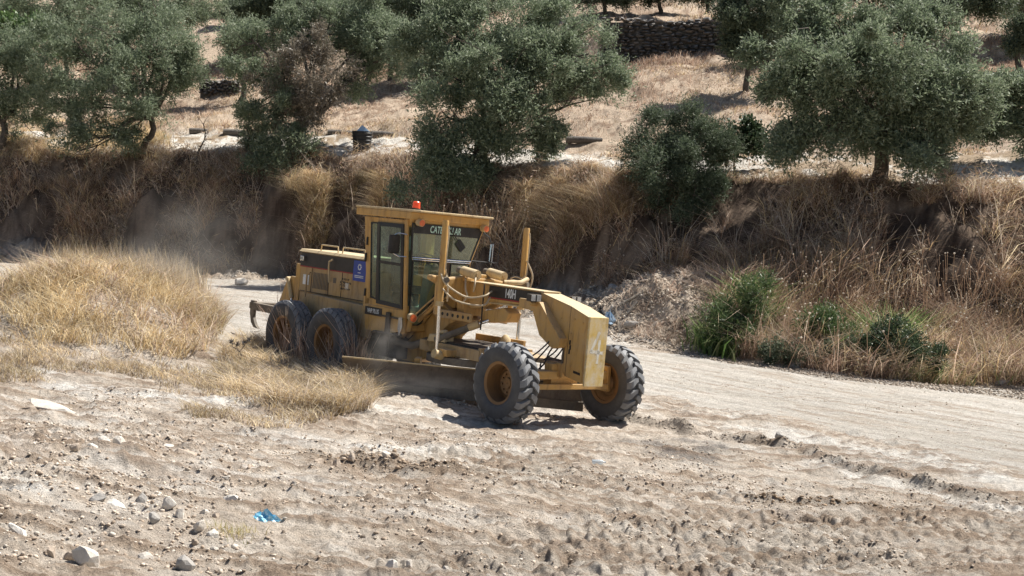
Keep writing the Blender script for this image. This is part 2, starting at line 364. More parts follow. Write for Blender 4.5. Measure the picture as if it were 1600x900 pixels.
def scrape(x, y):      # long shallow scrape marks and wheel ruts that run across the dirt
    w = fbm(x, y, 6, 2) * .8; n = fbm(x * .10 + 3, (y + w + x * .06) * 2.4, .55, 3, .55); return 1 - np.abs(n) * 5.5
def relief(x, y, fine=True):
    s = rowcoord(x, y)
    r = bumpf(x, y, MOUND, 2.5, 3.0, 1.35)
    r = r + bumpf(x, y, P1, 2.6, 2.2, .45) + bumpf(x, y, P2 + [0, 1.2, 0], 1.7, 1.6, .95) + bumpf(x, y, P3 + [0, .8, 0], 1.8, 1.6, .65) + bumpf(x, y, P4, 4, .8, .3)
    r = r + bumpf(x, y, P5, 3.2, 2.8, .35)
    bank = sm(s, 6.3, 7.2) * (1 - sm(s, 8.9, 9.6)); hill = sm(s, 9.3, 10.5)
    r = r + bank * (1 - .6 * sm(s, 8.2, 8.9)) * (fbm(x, y, 1.9, 4) * 1.1) + hill * fbm(x, y, 5, 4) * .8
    side = sm(s, 5.8, 6.3) * (1 - sm(s, 7, 8)); r = r + side * (fbm(x, y, 1.2, 4) * .45)
    near = 1 - sm(s, 5.7, 6.2)
    road = np.zeros_like(x, bool)
    if fine:
        road = inpoly(x, y, ROAD_POLY)
    rw = np.where(road, .25, 1.0)
    r = r + near * rw * (fbm(x, y, 2.6, 3) * .16)
    if fine:
        n2 = fbm(x + 31, y * 1.6, .55, 5, .62)
        r = r + near * rw * (n2 * .10 + np.maximum(fbm(x, y + 50, .22, 3, .6), .12) * .05 + fbm(x * .35, y * 1.9 + x * .25, .45, 4, .6) * .025 + sm(scrape(x, y), .3, 1) * .036)
        r = r + near * rw * (np.maximum(fbm(x + 8, y * 1.3, .10, 2, .6), .16) - .16) * (.015 + .06 * sm(fbm(x, y, 1.6, 3), -.02, .3) * (1 - .6 * sm(x, .5, 3)) + .05 * bumpf(x, y, P5, 3.5, 3, 1))
        rough = near * np.where(road, .12, 1) * sm(fbm(x, y, 3.1, 2), -.15, .35); r = r + rough * fbm(x, y, .13, 3, .7) * .05
        for ln, hh, w in ((RIDGE, .10, .15), (RIDGE2, .08, .2), (RIDGE3, .05, .12)):
            d = wseg(x, y, ln); r = r + hh * np.exp(-(d / w)**2) * (1 + 1.5 * fbm(x, y, .3, 3))
        for ln in TRACKS:
            d = wseg(x, y, ln); k = np.exp(-(d / .30)**4); a = (x + .35 * y) if ln[0][0] < ln[-1][0] else x
            r = r * (1 - .0 * k) + k * (-.022 + .019 * np.tanh(3 * np.sin(a * 27 + np.abs(d) * 9)))
        r = r + (sm(s, 6.9, 7.4) * (1 - sm(s, 8.4, 9))) * fbm(x + 13, y, .7, 3, .6) * .5
        r = r + (sm(s, 6, 6.4) * (1 - sm(s, 6.9, 7.3))) * fbm(x, y, .35, 4, .65) * .22
        far = sm(s, 6.8, 7.5); r = r + far * fbm(x, y, .8, 3, .6) * .2
        FW = C2W @ (TM + RM @ np.array([0, 0, 0]))
    return r
def H(x, y, fine=True):
    x = np.asarray(x, float); y = np.asarray(y, float); return base_h(x, y) + relief(x, y, fine)
def G(u, v):            # the ground point seen at a pixel
    d = ray(u, v); t = np.linspace(8, 130, 5000); P = CAM + np.outer(t, d); h = H(P[:, 0], P[:, 1], False)
    i = int(np.argmax(P[:, 2] < h)); p = P[i].copy(); p[2] = H(p[:1], p[1:2], True)[0]; return p

def ground_colour(x, y, z):
    s = rowcoord(x, y); n1 = fbm(x, y, 3.0, 4)[:, None]; n2 = fbm(x + 70, y * 1.5, .7, 5, .65)[:, None]; n3 = fbm(x, y, 8, 3)[:, None]
    tan = np.array([.475, .40, .325]); brown = np.array([.32, .245, .18]); grey = np.array([.37, .33, .28]); chalk = np.array([.64, .61, .565]); roadc = np.array([.40, .365, .315]); straw = np.array([.40, .30, .17])
    def mix(c, d, t): return c * (1 - t) + d * t
    c = mix(np.tile(tan, (len(x), 1)), brown, sm(n2 + n1 * .6, .02, .5) * .75); c = mix(c, grey, sm(n1, -.05, .45) * .7)
    c = mix(c, chalk, sm(n2 * 1.0 - n1, .22, .62) * .55)
    n4 = fbm(x * .8 + 5, y * 2.6 + x * .7, .5, 4, .6)[:, None]; c = mix(c, np.array([.29, .215, .155]), sm(n4, .06, .3) * .55); c = mix(c, np.array([.60, .54, .47]), sm(-n4, .08, .36) * .6)
    road = inpoly(x + .5 * fbm(x, y, 1.0, 4), y + 1.6 * fbm(x + 9, y, 1.4, 5, .6), ROAD_POLY)[:, None]
    rd = W_lo[-3] - W_lo[5]; rd = rd / np.linalg.norm(rd); al = x * rd[0] + y * rd[1]; ac = -x * rd[1] + y * rd[0]; streak = (fbm(al * .12, ac * 2.2, .6, 4, .6) + .5 * fbm(al * .3, ac * 5, .5, 3))[:, None]
    c = np.where(road, mix(mix(roadc, chalk, np.clip(.3 + streak * .5 + n2 * .3, 0, 1)), brown, sm(-streak * .8 + n2 * 1.1, .12, .5) * .5), c)
    for ln, w in CHALK:
        d = wseg(x, y, ln)[:, None]; c = mix(c, np.array([.68, .65, .60]), np.clip(np.exp(-(d / w)**2) * (1.3 + n2 * 2.6), 0, 1) * .9)
    for ln, w in ((RIDGE, .22), (RIDGE2, .25), (RIDGE3, .2)):
        d = wseg(x, y, ln)[:, None]; c = mix(c, np.array([.21, .165, .125]), np.clip(np.exp(-(d / w)**2) * (.95 + n2 * 2.0), 0, .8))
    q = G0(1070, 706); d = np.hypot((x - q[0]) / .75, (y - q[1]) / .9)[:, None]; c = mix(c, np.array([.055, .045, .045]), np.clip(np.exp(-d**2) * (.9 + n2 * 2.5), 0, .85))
    s1 = s[:, None]
    sc = scrape(x, y)[:, None]; nr_ = 1 - sm(s1, 5.7, 6.1); c = mix(c, np.array([.27, .20, .145]), np.clip(sm(sc, .5, .95) * nr_ * ~road, 0, 1) * .75); c = mix(c, np.array([.60, .55, .48]), sm(-sc, -.25, .1) * nr_ * .3)
    c = mix(c, mix(np.array([.085, .06, .045]), np.array([.30, .225, .165]), np.clip(.25 + n2 * 1.3, 0, 1)), sm(s1, 6.7, 7.3))             # bank soil under the dry growth, darkened to add shade in the gaps
    pathc = np.array([.64, .60, .54]); c = mix(c, mix(pathc, np.array([.36, .28, .20]), sm(n2 * 1.3 + n1 + .22 * sm(x, -2, 6)[:, None], .08, .32)), sm(s1, 8.95, 9.1))
    c = mix(c, mix(np.array([.47, .375, .285]), np.array([.27, .195, .14]), sm(n1 + n2 * 1.1, -.05, .3)), sm(s1, 9.85, 10.1))
    side = sm(s1, 5.95, 6.2) * (1 - sm(s1, 6.8, 7.1)); c = mix(c, mix(np.array([.45, .38, .305]), np.array([.26, .20, .15]), sm(n2, -.05, .35)), side)
    return np.clip(c * (1 + n3 * .18), .02, .9)
G0 = gnd

def build_ground():
    az = np.concatenate([np.linspace(-1.55, -.46, 90), np.linspace(-.455, .455, 1150), np.linspace(.46, 1.55, 90)])
    ys = [3.0]
    while ys[-1] < 760:
        y = ys[-1]; st = .05 if y < 10 else (.0026 if y < 40 else (.0045 if y < 80 else .03)); ys.append(y * (1 + st))
    ys = np.array(ys); A, Y = np.meshgrid(az, ys); x = (A * Y).ravel(); y = Y.ravel()
    z = H(x, y); nc, nr = len(az), len(ys); i = np.arange((nr - 1) * nc).reshape(nr - 1, nc)[:, :-1].ravel()
    f = np.c_[i, i + 1, i + nc + 1, i + nc]
    o = big_mesh('ground', np.c_[x, y, z], f, M['ground'], ground_colour(x, y, z), None, True)
    tag(o, kind='structure', label='bare stony dirt ground with a graded dirt road, bank and hillside')
    # plain sheet behind and beside the camera so the ground reaches the horizon
    v = np.array([(-900, -900, -8), (900, -900, -8), (900, 900, -8), (-900, 900, -8)], float)
    tag(big_mesh('terrain', v, np.array([[0, 1, 2, 3]]), M['ground'], np.tile([.4, .32, .23], (4, 1))), kind='structure')
build_ground()
# ------------------------------------------------------------------ the motor grader (x forward, y left, z up; origin on the ground under the front axle)
def build_machine():
    root = empty('motor_grader'); mm = np.eye(4); Rw = C2W @ RM; mm[:3, :3] = Rw; mm[:3, 3] = CAM + C2W @ TM
    root.matrix_world = Matrix(mm.tolist())
    tag(root, 'yellow motor grader with glazed cab and angled blade working on the dirt road', 'motor grader')
    Y, K = M['yellow'], M['dark']
    # ---- front frame
    f = MB()
    f.prism([(-2.75, 2.10), (-.44, 2.10), (-.36, 2.06), (-.44, 1.86), (-.8, 1.84), (-1.75, 1.78), (-2.05, 1.66), (-2.75, 1.60)], -.16, .16)
    f.prism([(-3.45, 1.98), (-2.75, 2.10), (-2.75, 1.60), (-3.05, 1.52), (-3.40, 1.06), (-3.75, .62), (-4.35, .55), (-4.5, 1.0), (-4.1, 1.15), (-3.7, 1.60)], -.19, .19)
    f.prism([(-3.0, 1.66), (-2.45, 1.42), (-2.75, 1.30), (-3.05, 1.06), (-3.30, .62), (-3.72, .50), (-4.2, .50), (-4.2, .72), (-3.85, .92), (-3.5, 1.2)], -.30, .30)
    fr = f.build('front_frame', Y, root, .012)
    b = MB().box(-2.4, -.4, -.19, .19, 2.10, 2.118); b.build('top_flange', M['pale'], fr, .004)
    MB().box(-1.9, -.5, -.185, .185, 1.79, 1.815, rotm(ry=-.03)).build('bottom_flange', M['pale'], fr, .004)
    MB().box(-1.86, -.50, -.168, -.160, 1.865, 2.085).build('model_panel', M['black'], fr)
    MB().box(-1.86, -.50, -.1715, -.168, 1.868, 1.890).build('stripe', M['red'], fr)
    fx = Matrix.Rotation(math.radians(90), 4, 'X')
    text_mesh('lettering', '140H', .215, M['white'], Matrix.Translation((-1.28, -.170, 1.985)) @ fx, fr, .62, .0045)
    # ---- nose: sloping top, counterweight and front plate
    n = MB().prism([(-.44, 2.085), (.30, 1.935), (.74, 1.80), (.74, .73), (.30, .80), (.24, .86), (.24, 1.42), (.16, 1.36), (-.10, 1.62), (-.36, 1.86), (-.44, 1.87)], -.20, .20)
    no = n.build('nose', Y, root, .01)
    MB().prism([(-.44, 2.094), (.31, 1.944), (.75, 1.808), (.75, 1.80), (.30, 1.936), (-.44, 2.086)], -.205, .205).build('top_plate', M['pale'], no)
    MB().box(.308, .314, -.203, .203, .80, 1.94).build('seam', M['seal'], no)
    MB().prism([(-.86, 1.96), (-.48, 1.96), (-.30, 1.93), (.26, 1.40), (.26, 1.26), (.06, 1.22), (-.28, 1.40), (-.50, 1.78), (-.86, 1.80)], -.32, -.21).build('bracket_arm', Y, no, .012)
    MB().prism([(-.86, 1.96), (-.48, 1.96), (-.30, 1.93), (.26, 1.40), (.26, 1.26), (.06, 1.22), (-.28, 1.40), (-.50, 1.78), (-.86, 1.80)], .21, .32).build('bracket_arm', Y, no, .012)
    MB().prism([(-.42, 1.935), (-.30, 1.945), (.275, 1.41), (.275, 1.27), (.262, 1.27), (.262, 1.40), (-.31, 1.925)], -.36, -.20).build('arm_flange', Y, no, .004)
    MB().tube([(-.42, -.46, 1.90), (-.42, .46, 1.90)], .035, 14).build('cross_tube', Y, no, smooth=True)
    for q in ((.42, 1.74), (.62, 1.70), (.42, .95), (.62, .92), (-.2, 1.80), (.1, 1.72), (.36, 1.5)): MB().tube([(q[0], -.203, q[1]), (q[0], -.212, q[1])], .017, 6).build('bolt', Y, no)
    MB().prism([(.50, .88), (.66, .86), (.66, .90), (.50, .92)], -.206, -.199).build('slot', M['seal'], no)
    h = MB()
    for q in ((.34, 1.32), (.355, 1.24), (.34, 1.17)): h.box(q[0], q[0] + .035, -.2035, -.198, q[1], q[1] + .075)
    h.build('slot', M['seal'], no)
    pl = MB().box(.745, .785, -.205, .205, .70, 1.815).build('front_plate', M['plate'], root, .006)
    g = MB()   # brush-painted 4
    def stroke(g, a, b_, w):
        a = np.array(a); b_ = np.array(b_); d = b_ - a; L = np.linalg.norm(d); d /= L; p = np.array([-d[1], d[0]]) * w / 2
        K_ = 7; v = []
        for i in range(K_):
            t = i / (K_ - 1); c = a + (b_ - a) * t; ww_ = p * (1 + .25 * math.sin(i * 2.3)); v += [(.7865, c[0] + ww_[0], c[1] + ww_[1]), (.7865, c[0] - ww_[0], c[1] - ww_[1])]
        o = len(g.v); g.v += v; g.f += [(o + 2 * i, o + 2 * i + 1, o + 2 * i + 3, o + 2 * i + 2) for i in range(K_ - 1)]
    stroke(g, (.03, 1.58), (-.13, 1.26), .05); stroke(g, (-.14, 1.27), (.14, 1.24), .055); stroke(g, (.045, 1.45), (.03, 1.07), .05)
    g.build('painted_number', M['whitewear'], pl)
    # pipes behind the nose plate
    for y0, r_ in ((-.14, .022), (-.05, .02), (.05, .02)):
        MB().tube([(.19, y0, 1.40), (.17, y0 - .02, 1.1), (.18, y0, .84)], r_, 8).build('pipe', M['tank'], no, smooth=True)
    # ---- front axle
    a = MB(); a.box(-.13, .13, -.98, .98, .72, .86); a.box(-.10, .10, -.30, .30, .58, .98); a.box(-.15, .24, -.20, .20, .76, 1.0)
    ax = a.build('front_axle', Y, root, .02)
    MB().box(.13, .17, -.95, .95, .56, .65).build('leaning_bar', Y, ax, .01)
    MB().tube([(-.24, -.95, .62), (-.24, .95, .62)], .028, 10).build('tie_rod', M['dark'], ax, smooth=True)
    for s in (-1, 1):
        MB().prism([(-.16, .52), (.16, .52), (.14, .95), (-.14, .95)], s * .92, s * 1.0).build('knuckle', Y, ax, .02)
        MB().tube([(-.33, s * .35, .78), (-.28, s * .88, .66)], .04, 12).build('steering_cylinder', K, ax, smooth=True)
    # ---- wheels
    def wheel(x, y, front, side, spin):
        R_ = .655; w = .18 if front else .185
        hub = MB(); d = side           # side: +1 the outside faces +y
        q = -.075 if front else -.02
        hub.lathe_y([(d * (q + .05), .01), (d * (q + .05), .08), (d * (q + .015), .09), (d * (q + .015), .20), (d * (q - .03), .235), (d * (q - .05), .312)], 40)
        hub.lathe_y([(d * -.19, .02), (d * -.19, .13), (d * (q - .03), .16)], 24)
        for k in range(10):
            t = 2 * math.pi * k / 10 + .2; c = (.15 * math.cos(t), .15 * math.sin(t)); hub.tube([(c[0], d * (q + .01), c[1]), (c[0], d * (q + .045), c[1])], .017, 6)
        ho = hub.build('wheel', M['rim'], root, smooth=True); ho.location = (x, y, R_ - .01)
        rim = MB()
        rim.lathe_y([(-w + .03, .300), (-w + .01, .345), (-w + .03, .352), (-w + .045, .325), (-w + .06, .318), (w - .06, .318), (w - .045, .325), (w - .03, .352), (w - .01, .345), (w - .03, .300), (w - .10, .292), (-w + .10, .292), (-w + .03, .300)], 56)
        rim.build('rim', M['rim'], ho, smooth=True)
        ty = MB(); rr = R_ - (.042 if front else .022)
        prof = [(-w + .02, .34), (-w - .005, .36), (-w - .028, .43), (-w - .032, .50), (-w - .018, .565), (-w + .01, rr - .03), (-w + .05, rr - .008), (0, rr), (w - .05, rr - .008), (w - .01, rr - .03), (w + .018, .565), (w + .032, .50), (w + .028, .43), (w + .005, .36), (w - .02, .34)]
        ty.lathe_y(prof, 96)
        to = ty.build('tyre', M['tyre'], ho, smooth=True)
        tr = MB()
        def lug(ys, th, half, top, base):
            v = []
            for y_, t_, h_ in zip(ys, th, half):
                edge = max(0, abs(y_) - (w - .035)) ; rt = top - edge * 1.5 ; rb = base - edge * 1.6
                for r_, hh in ((rb, h_ * 1.12), (rt, h_)):
                    for sg in (-1, 1):
                        v.append((r_ * math.cos(t_ + sg * hh), y_, r_ * math.sin(t_ + sg * hh)))
            q = []; n_ = len(ys)
            for i in range(n_ - 1):
                A = 4 * i; B = A + 4; q += [(A + 2, A + 3, B + 3, B + 2), (A, A + 2, B + 2, B), (A + 3, A + 1, B + 1, B + 3)]
            q += [(0, 1, 3, 2), (4 * n_ - 4, 4 * n_ - 2, 4 * n_ - 1, 4 * n_ - 3)]
            tr.add(v, q)
        if front:
            nl = 21
            for k in range(nl):
                for s in (-1, 1):
                    t0 = 2 * math.pi * (k + (.5 if s > 0 else 0)) / nl + spin
                    yy = [s * q for q in (.0, .04, .08, .12, .155, w + .012)]; th = [t0 + q for q in (.17, .155, .105, .055, .02, .0)]
                    lug(yy, th, [.045, .062, .075, .085, .088, .088], R_, rr - .03)
        else:
            nl = 26
            for k in range(nl):
                for ci, (ya, yb) in enumerate(((-w - .008, -w + .075), (-w + .088, -.01), (.01, w - .088), (w - .075, w + .008))):
                    t0 = 2 * math.pi * (k + .5 * (ci % 2)) / nl + spin
                    ys = [ya, (ya + yb) / 2, yb]; sg = 1 if ci in (0, 2) else -1
                    lug(ys, [t0 - .05 * sg, t0, t0 + .05 * sg], [.103, .103, .103], R_ - .002, rr - .02)
        tr.build('tread', M['tread'], to)
        return ho
    wheel(0, -1.17, True, -1, .1); wheel(0, 1.17, True, 1, .35)
    for x in (-5.34, -6.87):
        wheel(x, -1.03, False, -1, .2 + x); wheel(x, 1.03, False, 1, x)
    # ---- rear frame, tandem cases, hood
    r_ = MB(); r_.box(-8.0, -4.2, -.40, .40, .72, 1.12); r_.prism([(-4.6, .55), (-4.0, .50), (-3.95, 1.25), (-4.6, 1.25)], -.25, .25)
    r_.build('rear_frame', Y, root, .02)
    for s in (-1, 1):
        MB().prism([(-7.2, .60), (-7.1, .44), (-5.1, .44), (-5.0, .60), (-5.1, .86), (-5.7, .95), (-6.5, .95), (-7.1, .86)], s * .62, s * .80).build('tandem_case', M['tank'], root, .03)
    ho = MB(); ho.box(-7.50, -5.10, -.52, .52, 1.45, 2.25)
    ho.prism([(-7.5, 1.45), (-7.5, 1.22), (-7.05, 1.18), (-4.95, 1.10), (-4.95, 1.47), (-5.1, 1.47)], -.50, .50)
    hood = ho.build('hood', M['hood'], root, .02)
    MB().box(-7.50, -5.10, -.528, -.521, 1.97, 2.235).build('upper_band', M['black'], hood)
    MB().box(-7.50, -5.10, -.531, -.522, 1.948, 1.970).build('stripe', M['red'], hood)
    MB().prism([(-.56, 2.25), (-.50, 2.31), (.50, 2.31), (.56, 2.25)], -7.55, -5.07, 'x').build('hood_top', M['pale'], hood, .01)
    for x in (-7.05, -6.42, -5.95): MB().box(x, x + .012, -.527, -.521, 1.47, 1.945).build('door_seam', M['seal'], hood)
    MB().box(-7.45, -5.1, -.527, -.521, 1.462, 1.474).build('door_seam', M['seal'], hood)
    g = MB()
    for k in range(11): g.box(-6.98 + k * .052, -6.955 + k * .052, -.528, -.521, 1.55, 1.87)
    g.build('louvre', M['tank'], hood)
    MB().box(-7.36, -7.14, -.527, -.521, 1.60, 1.80).build('notice', M['white'], hood)
    MB().tube([(-7.10, -.54, 1.25), (-7.10, -.60, 1.30), (-7.10, -.60, 1.80), (-6.98, -.60, 1.86)], .016, 8).build('grab_rail', M['hood'], hood, smooth=True)
    MB().tube([(-6.33, -.56, 1.72), (-6.33, -.60, 2.0), (-6.33, -.60, 2.13), (-6.24, -.59, 2.17)], .02, 8).build('grab_rail', M['pale'], hood, smooth=True)
    for x0, x1 in ((-6.87, -6.24), (-6.09, -5.3)):
        MB().tube([(x0, -.47, 2.30), (x0 + .02, -.47, 2.43), (x1 - .02, -.47, 2.43), (x1, -.47, 2.30)], .014, 8).build('hand_rail', M['pale'], hood, smooth=True)
    lp = MB().box(-7.42, -7.30, -.60, -.53, 2.07, 2.17).build('work_lamp', M['chrome'], hood, .01)
    MB().box(-7.40, -7.32, -.605, -.60, 2.09, 2.15).build('lens', M['lens'], lp)
    # blue notice with a white emblem and lines of small writing
    st = MB().box(-5.56, -5.13, -.537, -.531, 1.83, 2.22).build('blue_notice', M['blue'], hood)
    e = MB()
    for k in range(8):
        t = math.pi * k / 4; c = (-5.35 + .048 * math.cos(t), 2.10 + .048 * math.sin(t)); v = []
        for j in range(8): v.append((c[0] + .017 * math.cos(j * math.pi / 4), -.5395, c[1] + .017 * math.sin(j * math.pi / 4)))
        e.add(v, [tuple(range(8))])
    for x0, x1, z0 in ((-5.40, -5.30, 1.985), (-5.50, -5.20, 1.925), (-5.50, -5.20, 1.895)): e.box(x0, x1, -.5395, -.5385, z0, z0 + .014)
    e.build('emblem', M['white'], st)
    # small black writing, too far away to read: rows of marks
    sc = MB(); rr_ = random.Random(3)
    for (x0, z0, n_) in ((-5.93, 1.80, 5), (-6.0, 1.74, 8), (-6.0, 1.68, 4), (-5.98, 1.62, 7)):
        for k in range(n_):
            x = x0 + k * .05; 
            sc.box(x, x + .012, -.525, -.5225, z0, z0 + .04); sc.box(x, x + rr_.choice((.025, .034)), -.525, -.5225, z0 + rr_.choice((0, .014, .03)), z0 + rr_.choice((0, .014, .03)) + .012)
    sc.build('small_writing', M['seal'], hood)
    MB().box(-5.82, -5.70, -.525, -.5225, 1.64, 1.76).build('paper_notice', M['lens'], hood)
    MB().box(-6.25, -6.15, -.527, -.521, 1.72, 1.82).build('latch_plate', M['tank'], hood)
    # fuel tank step below the hood
    MB().prism([(-7.45, 1.20), (-7.45, .98), (-7.0, .90), (-4.75, .80), (-4.75, 1.40), (-6.8, 1.45)], -.66, -.53).build('fuel_tank', M['hood'], root, .02)
    MB().prism([(-7.45, 1.20), (-7.45, .98), (-7.0, .90), (-4.75, .80), (-4.75, 1.40), (-6.8, 1.45)], .53, .66).build('fuel_tank', M['hood'], root, .02)
    # ---- ripper
    rp = MB(); rp.prism([(-7.52, 1.72), (-7.86, 1.72), (-8.02, 1.62), (-8.40, .90), (-8.30, .72), (-7.52, .72)], -.50, -.44); rp.prism([(-7.52, 1.72), (-7.86, 1.72), (-8.02, 1.62), (-8.40, .90), (-8.30, .72), (-7.52, .72)], .44, .50)
    rp.box(-8.0, -7.9, -.46, .46, 1.50, 1.66); rp.prism([(-7.50, 1.24), (-7.66, 1.24), (-7.66, 2.0), (-7.50, 2.0)], -.52, .52)
    ripper = rp.build('ripper_mount', Y, root, .012)
    MB().tube([(-7.9, -.58, 1.66), (-7.9, -.40, 1.66)], .045, 12).build('pin', M['pale'], ripper, smooth=True)
    MB().tube([(-7.9, -.54, 1.66), (-7.72, -.54, 1.28)], .045, 12).build('ripper_cylinder', M['pale'], ripper, smooth=True)
    MB().tube([(-7.72, -.54, 1.28), (-7.66, -.54, 1.02)], .022, 10).build('cylinder_rod', M['chrome'], ripper, smooth=True)
    MB().box(-9.28, -8.2, -.56, -.42, .88, 1.04).build('ripper_arm', M['tank'], ripper, .01)
    MB().box(-9.28, -8.2, .42, .56, .88, 1.04).build('ripper_arm', M['tank'], ripper, .01)
    MB().box(-9.36, -9.22, -.56, .56, .90, 1.04).build('ripper_beam', M['tank'], ripper, .015)
    for y in (-.50, .50):
        MB().prism([(-9.35, 1.08), (-9.20, 1.08), (-9.20, .72), (-9.10, .58), (-8.96, .50), (-9.16, .52), (-9.28, .62), (-9.35, .80)], y - .035, y + .035).build('ripper_shank', M['tank'], ripper, .008)
    # ---- cab: lower body, pillars, roof, glass
    C = M['cab']
    XR, XF = -5.06, -3.40
    def yr(z): return -.83 + (.09) * (3.1 - z) / 1.75        # right side leans in a little
    def yl(z): return .84 - .34 * max(0, (3.1 - z)) / 1.05 if z > 2.05 else .50
    cb = MB()
    cb.prism([(-4.76, 1.46), (-3.50, 1.46), (-3.42, 1.10), (-3.95, .98), (-4.66, .98), (-4.70, 1.16)], -.765, .60)
    cab = cb.build('cab', C, root, .015)
    def slab(name, pts, mat, th, parent, nrm, bev=.006):       # polygon panel in 3-D with thickness along nrm
        nrm = np.array(nrm, float); a = [np.array(p, float) for p in pts]; k = len(a)
        mb = MB(); mb.add([tuple(p) for p in a] + [tuple(p - nrm * th) for p in a], [tuple(range(k)), tuple(range(2 * k - 1, k - 1, -1))] + [(i, k + i, k + (i + 1) % k, (i + 1) % k) for i in range(k)])
        return mb.build(name, mat, parent, bev)
    # right side: rear quarter panel, pillars, header
    S = lambda x, z, o=0: (x, yr(z) - o, z)
    SN = (0, -1, .07)
    slab('side_panel', [S(-4.90, 3.08), S(-4.66, 3.08), S(-4.62, 1.46), S(-4.72, 1.46)], C, .07, cab, SN)
    slab('header', [S(-4.70, 3.08), S(XF - .02, 3.08), S(XF - .02, 2.985), S(-4.70, 2.985)], C, .07, cab, SN)
    slab('sill', [S(-4.72, 1.58), S(-3.46, 1.55), S(-3.46, 1.44), S(-4.72, 1.44)], C, .07, cab, SN)
    MB().tube([(-3.52, yr(3.08) - .02, 3.09), (-3.47, yr(2.0) - .02, 2.0), (-3.45, yr(1.5) - .01, 1.45), (-3.46, -.74, 1.05)], .042, 12).build('front_pillar', C, cab, smooth=True)
    for rz0, rz1 in ((2.55, 2.62), (1.60, 1.66)):
        MB().box(-4.78, -4.74, yr(rz0) - .03, yr(rz0) - .005, rz0, rz1 + .08).build('hinge', M['seal'], cab, .004)
    def window(name, pts, nrm, fw, parent=cab, gm='glass', fm='seal'):
        """glass pane inside a rubber or metal frame"""
        nrm = np.array(nrm, float); nrm /= np.linalg.norm(nrm); P_ = [np.array(p, float) for p in pts]; c = sum(P_) / len(P_); k = len(P_)
        inn = []
        for i, p in enumerate(P_):
            e1 = P_[(i + 1) % k] - p; e0 = p - P_[i - 1]; e1 /= np.linalg.norm(e1); e0 /= np.linalg.norm(e0)
            n0 = np.cross(nrm, e0); n1 = np.cross(nrm, e1)
            if n0 @ (c - p) < 0: n0 = -n0; n1 = -n1
            bis = (n0 + n1) / max(.35, (1 + n0 @ n1)); inn.append(p + bis * fw)
        v = [p + nrm * .012 for p in P_] + [p + nrm * .012 for p in inn] + [p - nrm * .02 for p in P_] + [p - nrm * .02 for p in inn]
        f_ = []
        for i in range(k):
            j = (i + 1) % k; f_ += [(i, j, k + j, k + i), (2 * k + i, 3 * k + i, 3 * k + j, 2 * k + j), (i, 2 * k + i, 2 * k + j, j), (k + i, k + j, 3 * k + j, 3 * k + i)]
        fo = MB().add(v, f_).build(name, M[fm], parent)
        mb = MB().add([p for p in inn], [tuple(range(k))]); mb.build('pane', M[gm], fo)
        return fo
    window('side_window', [S(-4.66, 2.98, .01), S(-4.42, 2.985, .01), S(-4.38, 1.56, .01), S(-4.58, 1.60, .01)], SN, .022)
    dr = window('door', [S(-4.41, 3.00, .02), S(-3.60, 3.00, .02), S(-3.53, 1.47, .02), S(-4.36, 1.50, .02)], SN, .075)
    slab('door_bar', [S(-4.33, 2.30, .03), S(-3.63, 2.29, .03), S(-3.63, 2.24, .03), S(-4.33, 2.25, .03)], M['seal'], .03, dr, SN, 0)
    MB().box(-4.80, -4.76, yr(2.3) - .035, yr(2.3) - .01, 2.24, 2.40).build('door_handle', M['seal'], cab, .005)
    # front face
    FN = (1, 0, 0)
    F_ = lambda y, z, o=0: (XF + o, y, z)
    slab('front_header', [F_(-.86, 3.15), F_(.86, 3.15), F_(.84, 3.05), F_(-.83, 3.05)], C, .07, cab, FN)
    window('windscreen', [F_(-.815, 3.04, .01), F_(.80, 3.04, .01), F_(.575, 2.42, .01), F_(-.785, 2.42, .01)], FN, .022, fm='seal')
    MB().add([F_(-.775, 3.02, .014), F_(.775, 3.02, .014), F_(.72, 2.86, .014), F_(-.77, 2.86, .014)], [(0, 1, 2, 3)]).build('sun_strip', M['black'], cab)
    MB().tube([F_(-.765, 2.42, .02), F_(.575, 2.42, .02)], .014, 8).build('screen_bar', M['chrome'], cab, smooth=True)
    MB().tube([F_(-.76, 2.385, .02), F_(.56, 2.385, .02)], .010, 8).build('screen_bar', M['chrome'], cab, smooth=True)
    window('lower_window', [F_(-.74, 2.36, .01), F_(-.16, 2.36, .01), F_(-.11, 2.28, .01), F_(-.11, 1.92, .01), F_(-.42, 1.24, .01), F_(-.50, 1.20, .01), F_(-.68, 1.20, .01), F_(-.71, 1.28, .01)], FN, .016)
    window('lower_window', [F_(.12, 2.36, .01), F_(.56, 2.36, .01), F_(.50, 1.90, .01), F_(.12, 1.90, .01)], FN, .016)
    slab('centre_post', [F_(-.11, 2.40), F_(.12, 2.40), F_(.12, 1.5), F_(-.11, 1.5)], M['dark'], .06, cab, FN)
    slab('left_pillar', [F_(.80, 3.05), F_(.86, 3.10), F_(.60, 2.38), F_(.54, 1.6), F_(.50, 1.6), F_(.54, 2.38)], C, .07, cab, FN)
    MB().prism([(XR, 3.08), (XF, 3.08), (XF, 3.0), (-3.5, 2.9), (-4.9, 2.9), (XR, 3.0)], .74, .80).build('left_header', C, cab)
    MB().box(-4.88, -4.70, .50, .70, 1.4, 3.05).build('rear_pillar', C, cab)
    MB().box(-4.80, -4.74, -.76, .66, 1.4, 2.05).build('rear_panel', C, cab)
    MB().box(-4.90, -4.84, -.78, .70, 2.95, 3.08).build('rear_header', C, cab)
    MB().add([(-4.78, -.76, 2.05), (-4.78, .55, 2.05), (-4.86, .62, 2.95), (-4.86, -.78, 2.95)], [(0, 1, 2, 3)]).build('rear_pane', M['clearglass'], cab)
    MB().add([(-4.9, .66, 2.9), (-3.45, .72, 2.9), (-3.45, .52, 1.6), (-4.9, .55, 1.6)], [(0, 1, 2, 3)]).build('left_pane', M['clearglass'], cab)
